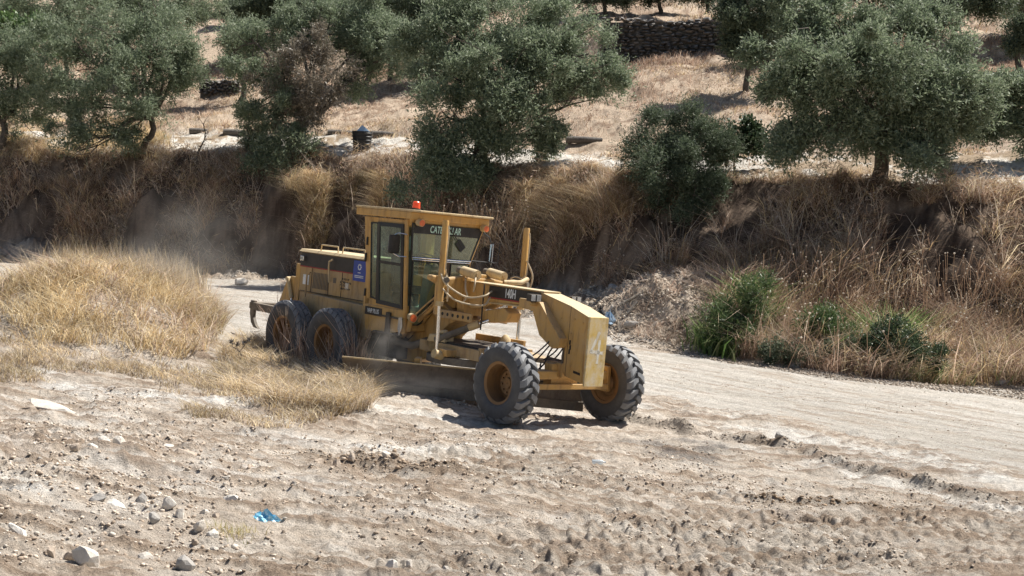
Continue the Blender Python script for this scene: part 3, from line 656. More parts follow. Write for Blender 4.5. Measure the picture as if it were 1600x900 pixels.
    # roof
    rf = MB().prism([(-5.12, -.90), (-3.30, -.90), (-3.20, -.80), (-3.20, .88), (-3.30, .96), (-5.12, .96)], 3.235, 3.275, 'z')
    rf = rf.build('roof', M['pale'], cab, .012)
    MB().prism([(-5.11, -.89), (-3.36, -.89), (-3.36, .92), (-5.11, .92)], 3.10, 3.236, 'z').build('roof_edge', C, rf, .02)
    MB().tube([(-4.1, -.25, 3.27), (-4.1, -.25, 3.31)], .085, 16).build('beacon_base', M['dark'], rf, smooth=True)
    MB().tube([(-4.1, -.25, 3.31), (-4.1, -.25, 3.42), (-4.1, -.25, 3.44)], [.075, .07, .05], 16).build('beacon', M['beacon'], rf, smooth=True)
    for y in (-.70, .78):
        l = MB().tube([(-3.38, y, 3.06), (-3.26, y, 3.05)], .066, 18).build('work_light', M['pale'], cab, smooth=True)
        MB().tube([(-3.262, y, 3.05), (-3.250, y, 3.05)], .056, 18).build('lens', M['amber'], l, smooth=True)
    for y in (-.45, .45): MB().tube([(XF + .0, y, 3.115), (XF + .012, y, 3.115)], .014, 8).build('bolt', M['seal'], cab)
    wp = MB().tube([F_(-.13, 3.09, .03), F_(.10, 2.90, .045), F_(.33, 2.66, .035)], .010, 6); wp.box(XF + .03, XF + .04, .22, .36, 2.60, 2.80, rotm(rx=math.radians(45))); wp.build('wiper', M['seal'], cab)
    text_mesh('lettering', 'CATERPILLAR', .175, M['teal'], Matrix.Translation(F_(-.07, 2.945, .019)) @ Matrix.Rotation(math.pi / 2, 4, 'Z') @ fx, cab, .66, .003, .12)
    # mirrors
    mr = MB().box(-3.62, -3.54, -1.16, -.92, 2.46, 2.80, rotm(rz=.15)).build('mirror', M['black'], cab, .03)
    MB().box(-3.635, -3.625, -1.13, -.95, 2.50, 2.76).build('mirror_glass', M['mirrorglass'], mr)
    for pts in ([(-3.46, -.86, 2.82), (-3.50, -1.02, 2.835), (-3.58, -1.04, 2.80)], [(-3.46, -.84, 2.42), (-3.50, -.98, 2.42), (-3.58, -1.06, 2.47)]): MB().tube(pts, .011, 6).build('mirror_arm', M['chrome'], mr)
    ml = MB(); fra = [(-3.36, 1.02, 2.43), (-3.36, 1.04, 2.80), (-3.36, 1.22, 2.80), (-3.36, 1.20, 2.43), (-3.36, 1.02, 2.43)]; ml.tube(fra, .010, 6); ml.tube([(-3.4, .82, 2.98), (-3.38, .96, 2.90), (-3.36, 1.0, 2.80)], .014, 6); ml.tube([(-3.4, .60, 2.44), (-3.36, 1.02, 2.43)], .010, 6)
    ml = ml.build('mirror', M['seal'], cab); MB().box(-3.42, -3.34, 1.03, 1.06, 2.45, 2.78).build('mirror_glass', M['mirrorglass'], ml, .008)
    # inside the cab
    it = MB().box(-4.72, -3.46, -.66, .50, 1.462, 1.48).build('cab_floor', M['interior'], cab)
    seat = MB(); seat.box(-4.62, -4.18, -.30, .22, 1.72, 1.86); seat.box(-4.72, -4.60, -.28, .20, 1.80, 2.50, rotm(ry=-.12)); seat.box(-4.66, -4.30, -.24, .16, 1.40, 1.72)
    seat.build('seat', M['seat'], cab, .04)
    stw = MB(); c = np.array([-3.85, -.06, 2.42]); ax1 = np.array([.30, 0, .95]); ax1 /= np.linalg.norm(ax1); a2 = np.array([0, 1.0, 0]); a3 = np.cross(ax1, a2)
    ring = [c + .22 * (math.cos(t) * a2 + math.sin(t) * a3) for t in np.linspace(0, 2 * math.pi, 25)]; stw.tube(ring, .014, 6, False)
    for t in (0, 2.1, 4.2): stw.tube([c, c + .22 * (math.cos(t) * a2 + math.sin(t) * a3)], .010, 5)
    stw.tube([c, (-3.62, -.06, 1.45)], .045, 8); stw.build('steering_wheel', M['seat'], cab)
    cs = MB(); cs.box(-3.78, -3.58, -.22, .12, 1.4, 2.30, rotm(ry=.1)); cs.build('console', M['interior'], cab, .03)
    for k in range(5):
        for s in (-1, 1): y = -.06 + s * (.14 + .045 * k); MB().tube([(-3.80, y, 2.22), (-3.90, y, 2.43), (-3.902, y, 2.44), (-3.905, y, 2.47)], [.007, .007, .016, .016], 6).build('lever', M['seat'], cab)
    # step, lamp, hanging flap under the cab
    sp_ = MB(); sp_.box(-3.96, -3.84, -.82, -.78, .62, 1.38); sp_.box(-4.30, -3.50, -.80, -.60, 1.28, 1.31); sp_.box(-4.30, -3.66, -.84, -.62, .98, 1.01)
    sp_.build('cab_step', M['dark'], root, .006)
    MB().box(-4.70, -4.16, -.777, -.768, 1.27, 1.42).build('name_panel', M['black'], cab)
    text_mesh('lettering', 'VHP PLUS', .115, M['white'], Matrix.Translation((-4.43, -.779, 1.345)) @ fx, cab, .76, .001)
    tl = MB().tube([(-3.42, -.68, 1.36), (-3.27, -.70, 1.34)], [.06, .085], 16).build('floor_lamp', M['pale'], root, smooth=True)
    MB().tube([(-3.268, -.70, 1.34), (-3.258, -.70, 1.34)], .068, 16).build('lens', M['amber'], tl, smooth=True)
    MB().tube([(-3.6, -.66, 1.05), (-3.4, -.68, 1.12), (-3.38, -.68, 1.32)], .05, 10).build('bracket', Y, root, smooth=True)
    MB().add([(-3.55, -.82, 1.32), (-3.42, -.84, 1.34), (-3.40, -.83, 1.16), (-3.47, -.84, 1.00), (-3.56, -.82, 1.12)], [(0, 1, 2, 3, 4)]).build('hanging_rag', M['lens'], root)
    MB().tube([(-4.2, -.5, .98), (-3.9, -.62, .86), (-3.5, -.5, .82), (-3.3, -.3, .95)], .07, 12).build('belly_pipe', M['tank'], root, smooth=True)
    MB().box(-4.9, -3.9, -.55, .55, .52, .98).build('transmission_guard', M['dark'], root, .03)
    # ---- blade lift saddle, link bar, arms, cylinders
    sd_ = MB(); sd_.prism([(-.24, 1.50), (.24, 1.50), (.28, 1.95), (.20, 2.24), (-.20, 2.24), (-.28, 1.95)], -2.62, -2.40, 'x'); sd_.box(-2.66, -2.36, -.30, .30, 2.10, 2.17)
    saddle = sd_.build('lift_saddle', Y, root, .015)
    lb = MB(); lb.box(-3.02, -1.98, -.42, -.37, 1.41, 1.56); lb.box(-2.6, -2.42, -.40, -.20, 1.42, 1.56); lk = lb.build('link_bar', M['hood'], root, .01)
    for k in range(7): x = -2.94 + k * .148; MB().tube([(x, -.4215, 1.485), (x, -.4235, 1.485)], .032, 12).build('hole', M['seal'], lk)
    MB().box(-3.02, -1.98, .37, .42, 1.41, 1.56).build('link_bar', M['hood'], root, .01)
    for s in (-1, 1):
        am = MB().prism([(s * .22, 2.20), (s * .60, 2.14), (s * .98, 2.18), (s * 1.0, 2.10), (s * .72, 1.98), (s * .26, 1.72)], -2.60, -2.44, 'x')
        arm = am.build('lift_arm', Y, root, .03)
        x0 = -2.25
        MB().tube([(-2.45, s * .84, 2.17), (-2.45, s * .84, 1.50)], [.05, .04], 10).build('yoke', Y, arm, smooth=True)
        MB().tube([(-2.45, s * .80, 2.12), (-2.10, s * .92, 2.12)], .05, 12).build('trunnion', M['tank'], arm, smooth=True)
        cy = MB().tube([(x0 - .03, s * .92, 3.14), (x0 - .03, s * .92, 3.10), (x0, s * .92, 1.72)], [.050, .058, .058], 16).build('lift_cylinder', Y, root, smooth=True)
        MB().tube([(x0, s * .92, 1.74), (x0, s * .92, 1.66)], .070, 16).build('gland', M['pale'], cy, smooth=True)
        MB().tube([(x0, s * .92, 1.68), (x0 + .02, s * .90, .84)], .033, 12).build('cylinder_rod', M['chrome'], cy, smooth=True)
        MB().tube([(x0 + .06, s * .92, 3.05), (x0 + .09, s * .92, 2.9), (x0 + .08, s * .92, 2.3), (x0 + .02, s * .80, 2.15)], .012, 6).build('feed_pipe', M['hose'], cy, smooth=True)
        MB().tube([(-2.46, s * .30, 2.28), (-2.05, s * .30, 2.24)], .085, 18).build('accumulator', M['pale'], saddle, smooth=True)
        MB().tube([(-2.60, s * .30, 2.29), (-2.46, s * .30, 2.28)], .06, 14).build('accumulator_cap', M['tank'], saddle, smooth=True)
        MB().tube([(-2.05, s * .30, 2.24), (-2.03, s * .30, 2.24)], .04, 14).build('accumulator_end', M['hood'], saddle, smooth=True)
    MB().tube([(-2.05, .30, 2.14), (-1.95, .62, 2.16), (-2.05, .84, 2.22)], .045, 10).build('hose_guard', M['pale'], saddle, smooth=True)
    # diagonal brace members from the saddle towards the cab floor
    for y, z1 in ((-.30, 1.84), (-.42, 1.72)):
        MB().tube([(-2.9, y, z1), (-3.5, y - .06, 1.22), (-3.9, y - .02, .95)], .045, 10).build('frame_brace', Y, root, smooth=True)
    # hoses
    hs = [[(-2.30, -.86, 2.10), (-2.22, -.92, 1.98), (-2.0, -.75, 1.78), (-1.72, -.40, 1.74), (-1.75, -.22, 1.88)],
          [(-2.30, -.86, 2.05), (-2.26, -.95, 2.24), (-2.12, -.92, 2.05), (-1.95, -.60, 1.86), (-1.72, -.40, 1.90), (-1.74, -.2, 1.99)],
          [(-2.38, -.30, 2.15), (-2.2, -.42, 1.98), (-2.1, -.45, 1.86), (-2.16, -.5, 1.72)],
          [(-2.05, -.34, 2.2), (-1.98, -.40, 2.08), (-2.05, -.36, 1.95)],
          [(-2.25, -.86, 2.3), (-2.14, -.86, 2.0), (-2.2, -.80, 1.75)],
          [(-2.20, .92, 2.55), (-2.12, 1.02, 2.28), (-2.16, .98, 2.02), (-2.3, .84, 1.95), (-2.36, .8, 2.1)],
          [(-2.2, .90, 2.2), (-2.3, .74, 2.24), (-2.36, .66, 2.10), (-2.3, .74, 1.92), (-2.2, .84, 1.96)]]
    def smoothp(p, n_=6):
        p = np.array(p, float); P_ = np.vstack([2 * p[0] - p[1], p, 2 * p[-1] - p[-2]]); o = []
        for i in range(1, len(P_) - 2):
            for t in np.linspace(0, 1, n_, endpoint=False):
                a_, b_, c_, d_ = P_[i - 1:i + 3]; o.append(.5 * ((2 * b_) + (-a_ + c_) * t + (2 * a_ - 5 * b_ + 4 * c_ - d_) * t * t + (-a_ + 3 * b_ - 3 * c_ + d_) * t**3))
        return o + [p[-1]]
    for h_ in hs: MB().tube(smoothp(h_), .016, 8).build('hose', M['hose'], root, smooth=True)
    for k in range(7):
        y = -.22 - .05 * k; j = .03 * math.sin(k * 2.1)
        MB().tube(smoothp([(-2.55, y, 1.98 + j), (-2.8, y - .05, 1.80 + j), (-3.15, y - .08, 1.55 - j), (-3.6, y - .1, 1.18 + j), (-4.1, y, .98)]), .017 + .004 * (k % 2), 8).build('hose', M['blackhose'] if k % 2 else M['hood'], root, smooth=True)
    # side shift cylinder
    sc_ = MB().tube([(-2.66, -.62, 1.02), (-2.10, -.30, 1.33)], .062, 14).build('shift_cylinder', M['tank'], root, smooth=True)
    MB().tube([(-2.13, -.32, 1.315), (-1.98, -.22, 1.40)], .07, 14).build('gland', M['pale'], sc_, smooth=True)
    MB().tube([(-2.0, -.24, 1.39), (-1.72, -.05, 1.54)], .03, 12).build('cylinder_rod', M['chrome'], sc_, smooth=True)
    MB().prism([(-2.05, 1.62), (-1.45, 1.74), (-1.30, 1.66), (-1.36, 1.50), (-2.0, 1.42)], -.15, .15).build('shift_bracket', Y, root, .02)
    MB().box(-1.92, -1.90, -.25, -.23, 1.30, 2.10).build('whip_aerial', K, root)
    # ---- drawbar, circle, blade
    db = MB(); db.prism([(.0, -.12), (-.3, -.14), (-1.45, -.58), (-3.15, -.58), (-3.15, .58), (-1.45, .58), (-.3, .14), (.0, .12)], .93, .985, 'z')
    db.box(-3.15, -1.45, -.60, -.565, .80, .99); db.box(-3.15, -1.45, .565, .60, .80, .99); db.box(-1.50, -1.42, -.58, .58, .80, 1.03)
    drawbar = db.build('drawbar', M['hood'], root, .008)
    MB().box(-3.05, -1.55, -.50, .50, .992, 1.02).build('drawbar_deck', M['dark'], drawbar)
    MB().prism([(-2.95, 1.02), (-1.60, 1.03), (-1.60, 1.16), (-2.95, 1.14)], .50, .56).build('deck_wall', Y, drawbar, .006)
    MB().tube([(-.35, 0, .95), (-.05, 0, .92)], [.09, .11], 14).build('drawbar_ball', M['tank'], drawbar, smooth=True)
    for s in (-1, 1):
        MB().tube([(-2.23, s * .78, .80), (-2.23, s * .96, .84)], .08, 14).build('lift_ball', M['pale'], drawbar, smooth=True)
        MB().box(-2.40, -2.06, s * .56, s * .82, .80, .92).build('lift_lug', Y, drawbar, .01)
    MB().tube([(-2.0, .42, 1.02), (-2.0, .42, 1.14), (-2.0, .42, 1.22)], [.11, .10, .03], 16).build('circle_drive', M['pale'], drawbar, smooth=True)
    g = MB().tube([(-2.75, -.45, 1.03), (-2.72, -.5, 1.16), (-2.60, -.46, 1.18), (-2.5, -.5, 1.05)], .05, 8); g.box(-2.85, -2.5, -.62, -.35, 1.0, 1.12, rotm(rz=.3)); g.box(-2.95, -2.7, -.60, -.4, .86, 1.05, rotm(ry=.5)); g.build('valve_block', M['pale'], drawbar, .01)
    cc = (-2.35, 0, 0)
    ci = MB(); n_ = 64; ring = []
    for r2, z in ((.82, .66), (.82, .78), (.68, .78), (.68, .66)): ring += [(cc[0] + r2 * math.cos(t), r2 * math.sin(t), z) for t in np.linspace(0, 2 * math.pi, n_, endpoint=False)]
    ci.add(ring, [(a_ * n_ + i, a_ * n_ + (i + 1) % n_, ((a_ + 1) % 4) * n_ + (i + 1) % n_, ((a_ + 1) % 4) * n_ + i) for a_ in range(4) for i in range(n_)])
    for t in np.linspace(0, 2 * math.pi, 40, endpoint=False): ci.box(cc[0] + .64 * math.cos(t) - .02, cc[0] + .64 * math.cos(t) + .02, .64 * math.sin(t) - .02, .64 * math.sin(t) + .02, .67, .77)
    circle = ci.build('blade_circle', M['tank'], root)
    e1 = np.array([-3.50, -1.97]); dv = np.array([.672, .740]); dv /= np.linalg.norm(dv); nv = np.array([dv[1], -dv[0]])   # along the blade; nv points to the front
    L = 4.25
    prof = [(.085, .60), (.055, .57), (.00, .51), (-.045, .43), (-.06, .35), (-.05, .27), (-.015, .19), (.03, .13)]
    def bp(t, off, z): p = e1 + dv * t + nv * off; return (p[0], p[1], z)
    mb = MB(); k_ = len(prof)
    for t in (0, L):
        mb.v += [bp(t, o_, z) for o_, z in prof] + [bp(t, o_ - .03, z) for o_, z in prof]
    q = 2 * k_
    for i in range(k_ - 1): mb.f += [(i, i + 1, q + i + 1, q + i), (k_ + i, q + k_ + i, q + k_ + i + 1, k_ + i + 1), (i, k_ + i, k_ + i + 1, i + 1), (q + i, q + i + 1, q + k_ + i + 1, q + k_ + i)]
    mb.f += [(0, q, q + k_, k_), (k_ - 1, 2 * k_ - 1, q + 2 * k_ - 1, q + k_ - 1)]
    bl = mb.build('blade', M['steel'], root, smooth=True)
    ce = MB(); ce.v = [bp(t, o_, z) for t in (.0, L) for o_, z in ((.000, .22), (.016, .215), (.062, .06), (.046, .06))]; ce.f = [(0, 1, 5, 4), (1, 2, 6, 5), (2, 3, 7, 6), (3, 0, 4, 7), (0, 3, 2, 1), (4, 5, 6, 7)]
    ce.build('cutting_edge', M['tank'], bl)
    ed = MB(); ed.v = [bp(t, o_, z) for t in (0, L) for o_, z in ((.07, .60), (.105, .60), (.105, .625), (.07, .625))]; ed.f = ce.f; ed.build('top_edge', M['pale'], bl)
    for t in (1.25, 2.55):
        a_ = e1 + dv * t; MB().prism([(.0, .70), (-.35, .70), (-.42, .40), (-.30, .15), (-.12, .12), (-.14, .50), (-.02, .60)], 0, .10).build('blade_arm', Y, bl, .01).matrix_local = Matrix(((nv[0], dv[0], 0, a_[0]), (nv[1], dv[1], 0, a_[1]), (0, 0, 1, 0), (0, 0, 0, 1)))
    # tip cylinder / curved arm seen behind the right end of the blade
    # ---- head lamps on the cross tube
    for y in (-.46, -.34, .44, .56):
        l = MB().box(-.46, -.34, y - .055, y + .055, 1.94, 2.06).build('head_lamp', M['dark'], root, .012)
        MB().box(-.342, -.336, y - .045, y + .045, 1.95, 2.05).build('lens', M['lens'], l, .002)
    # steering and brake hoses behind the front axle
    for k in range(5):
        y = -.30 + .12 * k
        MB().tube(smoothp([(.0, y, 1.35 + .04 * k), (-.15, y - .1, 1.15), (-.35 + .1 * (k % 3), y - .2, .95), (-.25, y - .3, .78)]), .014, 6).build('hose', M['blackhose'], root, smooth=True)
    return root
grader = build_machine()

# ------------------------------------------------------------------ trees and shrubs
def leaf_cloud(name, centres, radii, n, mat, parent, size=.10, width=.30, up=.5, puff=.34, seed=0, shell=.55, per=6):
    """foliage: puffs of sprigs scattered through lobes; every sprig carries several narrow leaves"""
    g = np.random.default_rng(seed); C_ = np.array(centres); R_ = np.array(radii)
    w = (R_[:, 0] * R_[:, 1] * R_[:, 2]) ** (2 / 3); w /= w.sum()
    npuff = max(8, int((R_[:, 0] * R_[:, 2]).sum() * 12 / (puff / .34)**2)); li = g.choice(len(C_), npuff, p=w)
    d = g.normal(size=(npuff, 3)); d /= np.linalg.norm(d, axis=1)[:, None]; rad = shell + (1 - shell) * g.random(npuff)**.6
    rad *= 1 + .22 * g.normal(size=npuff); pc = C_[li] + d * R_[li] * rad[:, None]; pd = d * [1, 1, .7] + [0, 0, up]
    ns = n // per; pi_ = g.integers(0, npuff, ns)
    psz = puff * (.5 + g.random(npuff))
    off = g.normal(size=(ns, 3)) * psz[pi_][:, None] * .50; sp = pc[pi_] + off
    sd = pd[pi_] * .8 + off / puff * .7 + g.normal(size=(ns, 3)) * .55; sd /= np.linalg.norm(sd, axis=1)[:, None]
    S_ = np.repeat(sp, per, 0); D_ = np.repeat(sd, per, 0); k = np.tile(np.arange(per), ns); m_ = ns * per
    base = S_ + D_ * (k[:, None] / per * size * 2.6)
    ld = D_ * .75 + g.normal(size=(m_, 3)) * .75; ld /= np.linalg.norm(ld, axis=1)[:, None]
    sdv = np.cross(ld, g.normal(size=(m_, 3))); sdv /= np.linalg.norm(sdv, axis=1)[:, None]
    L = size * (.6 + .8 * g.random(m_))[:, None]; W = L * width * .5
    v = np.stack([base, base + ld * L * .5 + sdv * W, base + ld * L, base + ld * L * .5 - sdv * W], 1).reshape(-1, 3)
    f = np.arange(m_ * 4).reshape(-1, 4); return big_mesh(name, v, f, mat, None, parent)
def limb(mb, a, b_, r0, r1, g, sag=.0, n=7, seg=8):
    a = np.array(a); b_ = np.array(b_); L = np.linalg.norm(b_ - a); pts = []
    w1 = g.normal(size=3) * L * .07; w2 = g.normal(size=3) * L * .05
    for i in range(n):
        t = i / (n - 1); pts.append(a + (b_ - a) * t + w1 * math.sin(t * math.pi) + w2 * math.sin(2 * t * math.pi) + np.array([0, 0, sag * L * math.sin(t * math.pi)]))
    mb.tube(pts, [r0 + (r1 - r0) * (i / (n - 1))**.8 for i in range(n)], seg); return pts
def tree(name, label, cat, base, fork, D, lobes, nleaf, mat='olive', trunk_r=.16, group=None, seed=1, extra=None, size=.125, width=.32, puff=.38, depth=.85, up=.5, fat=.98):
    """base, fork: pixels; lobes: (u, v, rx, rz, ddepth) in photo pixels at depth D"""
    g = np.random.default_rng(seed); s = D / FPX
    B = at(base[0], base[1], D); B[2] = H(B[:1], B[1:2], False)[0]
    root = empty(name, tuple(B)); tag(root, label, cat, group)
    C_ = []; R_ = []
    for (u, v, rx, rz, dd) in lobes:
        p = at(u, v, D) + ray(u, v) * (dd * 1.6 - (.5 if D < 66 and nleaf > 30000 else 0)); C_.append(p - B); R_.append((rx * s * fat, (rx + rz) / 2 * s * depth * fat, rz * s * fat))
    F = at(fork[0], fork[1], D) - B
    tb = MB(); limb(tb, (0, 0, -.25), F, trunk_r * 1.25, trunk_r * .85, g, n=6, seg=10)
    for c, r in zip(C_, R_):
        c = np.array(c); tip = c + np.array([0, 0, r[2] * .15]); pts = limb(tb, F, tip, trunk_r * .62, trunk_r * .12, g, .06)
        for _ in range(5):
            t0 = pts[g.integers(3, 6)]; e = c + g.normal(size=3) * np.array(r) * .55; limb(tb, t0, e, trunk_r * .2, .012, g, .03, 5, 5)
    tb.build('trunk', M['bark'], root, smooth=True)
    leaf_cloud('crown', C_, R_, nleaf, M[mat], root, size, width, up, puff, seed)
    if extra:
        C2 = []; R2 = []
        for (u, v, rx, rz, dd) in extra[1]: C2.append(at(u, v, D) + np.array([0, dd, 0]) - B); R2.append((rx * s, rx * s * depth, rz * s))
        leaf_cloud('withered_branch', C2, R2, extra[0], M['dryleaf'], root, size * .9, width, -.1, puff * .8, seed + 50)
    return root
OG = 'olive trees on the hillside'
tree('olive_tree', 'broad olive tree with dense crown on the bank at the left, beside the leftmost trunk', 'tree', (229, 243), (236, 185), 62.6,
     [(130, 110, 62, 55, 0), (205, 80, 60, 50, .5), (262, 80, 55, 52, 0), (160, 170, 60, 42, -.5), (105, 165, 40, 45, 0), (268, 140, 48, 45, .3), (215, 130, 55, 50, -.8), (140, 215, 44, 26, -.6), (205, 205, 22, 22, -.4), (90, 70, 50, 44, .4), (160, 50, 56, 42, .6), (235, 40, 56, 36, .6), (290, 100, 34, 36, .3), (120, 240, 34, 18, -1)], 95000, seed=2, trunk_r=.14)
tree('olive_tree', 'olive tree half out of the photo at the left edge', 'tree', (2, 225), (4, 190), 64,
     [(15, 120, 52, 55, 0), (45, 165, 34, 40, 0), (-45, 100, 60, 60, 0), (10, 185, 28, 28, .3), (-70, 160, 50, 40, 0), (50, 110, 40, 44, 0), (30, 80, 50, 36, .4)], 50000, seed=3)
tree('olive_tree', 'olive tree with a withered grey-brown side branch left of the dark bin', 'tree', (448, 243), (480, 190), 61.5,
     [(395, 100, 45, 42, 0), (420, 150, 50, 48, -.5), (400, 195, 40, 38, 0), (440, 220, 42, 36, -.5), (455, 60, 40, 36, .8), (520, 42, 45, 38, .8), (575, 65, 48, 40, .5), (560, 118, 35, 28, .5), (612, 62, 36, 32, .3), (640, 90, 40, 30, 0), (415, 250, 26, 28, -.8), (380, 60, 34, 28, .6), (480, 20, 46, 30, .9), (555, 20, 50, 34, .9), (450, 240, 34, 30, -1)], 110000, seed=4, trunk_r=.2,
     extra=(26000, [(488, 120, 46, 52, -1.6), (500, 70, 28, 30, -1.5), (482, 175, 34, 30, -1.6), (440, 120, 28, 30, -1.6)]))
tree('olive_tree', 'largest full olive tree, directly above the cab of the grader', 'tree', (752, 275), (765, 205), 53.4,
     [(720, 50, 62, 52, .5), (800, 40, 60, 50, .6), (870, 45, 62, 48, .4), (920, 90, 44, 38, 0), (700, 120, 58, 50, -.4), (780, 110, 66, 52, -.8), (860, 110, 58, 46, -.3), (900, 150, 44, 26, 0), (690, 180, 50, 42, -.6), (775, 185, 60, 46, -.8), (845, 175, 42, 36, -.3), (672, 240, 42, 36, -.8), (735, 250, 42, 34, -.8), (830, 225, 28, 28, 0), (935, 125, 36, 26, -.2), (640, 60, 40, 40, .6), (665, 285, 38, 34, -1.2), (720, 280, 36, 26, -1)], 190000, seed=5, trunk_r=.2)
tree('olive_tree', 'large spreading olive tree with a thick dark trunk at the right', 'tree', (1371, 310), (1376, 215), 45.2,
     [(1240, 40, 66, 46, .5), (1320, 25, 66, 42, .8), (1405, 30, 66, 42, .6), (1470, 75, 56, 44, .3), (1215, 100, 54, 44, 0), (1300, 95, 66, 48, -.7), (1390, 100, 66, 50, -.8), (1480, 135, 58, 46, -.3), (1235, 150, 52, 34, -.2), (1320, 155, 54, 40, -.6), (1400, 165, 54, 44, -.5), (1470, 185, 46, 44, -.3), (1515, 150, 34, 40, 0), (1265, 215, 46, 28, -.5), (1225, 225, 22, 22, -.5), (1450, 235, 38, 36, -.8), (1330, 200, 40, 24, 0), (1425, 240, 26, 24, -.2)], 190000, seed=6, trunk_r=.24)
tree('olive_tree', 'olive tree cut by the right edge of the photo', 'tree', (1655, 262), (1640, 220), 47.5,
     [(1580, 180, 46, 34, 0), (1545, 200, 28, 24, 0), (1610, 150, 44, 34, 0), (1650, 170, 50, 44, 0), (1600, 215, 38, 22, 0)], 46000, seed=7)
tree('olive_bush', 'dark green bush growing on the bank between the two largest olive trees', 'bush', (1062, 300), (1062, 275), 47.6,
     [(1050, 205, 52, 38, 0), (1020, 240, 42, 36, -.2), (1095, 225, 48, 40, -.2), (1060, 260, 68, 46, -.6), (1060, 305, 60, 36, -.9), (1100, 290, 40, 36, -.6), (1005, 262, 28, 24, 0), (1045, 180, 34, 24, 0)], 110000, 'olive_dark', .06, seed=8, size=.08)
tree('sapling', 'small broad-leaved sapling right of the dark green bush', 'sapling', (1150, 262), (1150, 240), 48,
     [(1140, 212, 26, 16, 0), (1170, 225, 20, 14, 0), (1130, 235, 18, 14, 0), (1160, 205, 14, 10, 0)], 5000, 'bush', .035, seed=9, size=.12, width=.6, puff=.25)
# behind: rows of trees on the upper slope
BG_ = 'olive trees up the slope'
protos = []
def far_tree(lab, u, v, D, wpx, hpx, mat='olive', seed=20, n=26000, base_dv=None):
    k = 1.0; lob = [(u, v - hpx * .15, wpx * .45, hpx * .38, 0), (u - wpx * .3, v, wpx * .32, hpx * .3, 0), (u + wpx * .3, v + hpx * .03, wpx * .34, hpx * .3, 0), (u + wpx * .12, v + hpx * .2, wpx * .3, hpx * .2, 0), (u - wpx * .15, v + hpx * .22, wpx * .28, hpx * .2, 0)]
    return tree('olive_tree', lab, 'tree', (u, v + hpx * .75), (u, v + hpx * .45), D, lob, n, mat, .13, None, seed, size=.13, puff=.42)
far = [('olive tree behind the broad left tree, crown touching the top edge of the photo', 95, 15, 78, 170, 110, 'olive'),
       ('olive tree up the slope above the broad left olive', 230, 5, 80, 190, 100, 'olive'),
       ('olive tree behind, in the top left corner of the photo', -20, 15, 80, 110, 120, 'olive'),
       ('dark olive tree behind the top of the olive with the withered branch', 425, 8, 84, 110, 80, 'olive_dark'),
       ('olive tree behind the gap between withered-branch olive and the largest olive', 610, 15, 78, 190, 110, 'olive'),
       ('dark olive tree rising behind the largest olive tree, left side', 700, 0, 76, 150, 110, 'olive_dark'),
       ('dark tree behind the right end of the dry stone wall', 1170, 45, 61, 90, 130, 'olive_dark'),
       ('dark tree above the left end of the dry stone wall', 945, -22, 80, 100, 70, 'olive_dark'),
       ('dark tree above the middle of the dry stone wall', 1030, -28, 82, 120, 70, 'olive_dark'),
       ('dark tree above the right half of the dry stone wall', 1105, -30, 78, 120, 80, 'olive_dark'),
       ('tree behind the top of the large right olive tree', 1370, -30, 66, 260, 120, 'olive'),
       ('tree with a brown trunk near the top right corner', 1500, -10, 64, 140, 90, 'olive_dark'),
       ('dark round bush at the right edge above the straw patch', 1592, 58, 60, 64, 50, 'olive_dark'),
       ('tree in the top right corner of the photo', 1600, -20, 70, 140, 100, 'olive'),
       ('small shrub above the path left of the withered-branch olive', 372, 62, 72, 56, 60, 'olive'),
       ('dark tree far up the slope above the bare brown gap', 330, -14, 110, 150, 60, 'olive_dark'),
       ('tree far up the slope above the withered-branch olive', 470, -10, 100, 150, 70, 'olive_dark'),
       ('small olive tree in the gap behind the withered-branch olive, right side', 575, 58, 74, 110, 70, 'olive_dark'),
       ('small olive tree up the slope left of the withered-branch olive', 325, 22, 96, 60, 40, 'olive'),
       ('olive tree at the top edge between the left pair of olives', 160, -15, 92, 150, 70, 'olive_dark'),
       ('tree at the top edge right above the dark tree behind the wall', 1235, -25, 74, 110, 90, 'olive_dark'),
       ('tree at the top edge between the withered-branch olive and the largest olive', 545, 5, 88, 170, 100, 'olive'),
       ('dark tree at the top edge above the left crown of the largest olive', 660, -10, 90, 150, 80, 'olive_dark'),
       ('dark thicket tree at the top edge between the left olives and the withered-branch olive', 385, 10, 90, 80, 60, 'olive_dark'),
       ('dark low tree behind the right end of the wall, left of the large right olive', 1215, 60, 66, 70, 80, 'olive_dark'),
       ('tree far up the slope above the largest olive tree', 850, -16, 95, 200, 90, 'olive_dark')]
for i, (lab, u, v, D, w_, h_, mt) in enumerate(far): far_tree(lab, u, v, D, w_, h_, mt, 30 + i, 42000 if w_ > 70 else 11000)
# bare thin trunk near the top right, and trunks of the row above the wall
tree('fig_sapling', 'bright green broad-leaved plant near the top left corner', 'plant', (50, 95), (50, 75), 70, [(40, 42, 22, 20, 0), (62, 75, 22, 16, 0), (20, 48, 14, 12, 0)], 2600, 'fig', .03, seed=60, size=.22, width=.65, puff=.3)
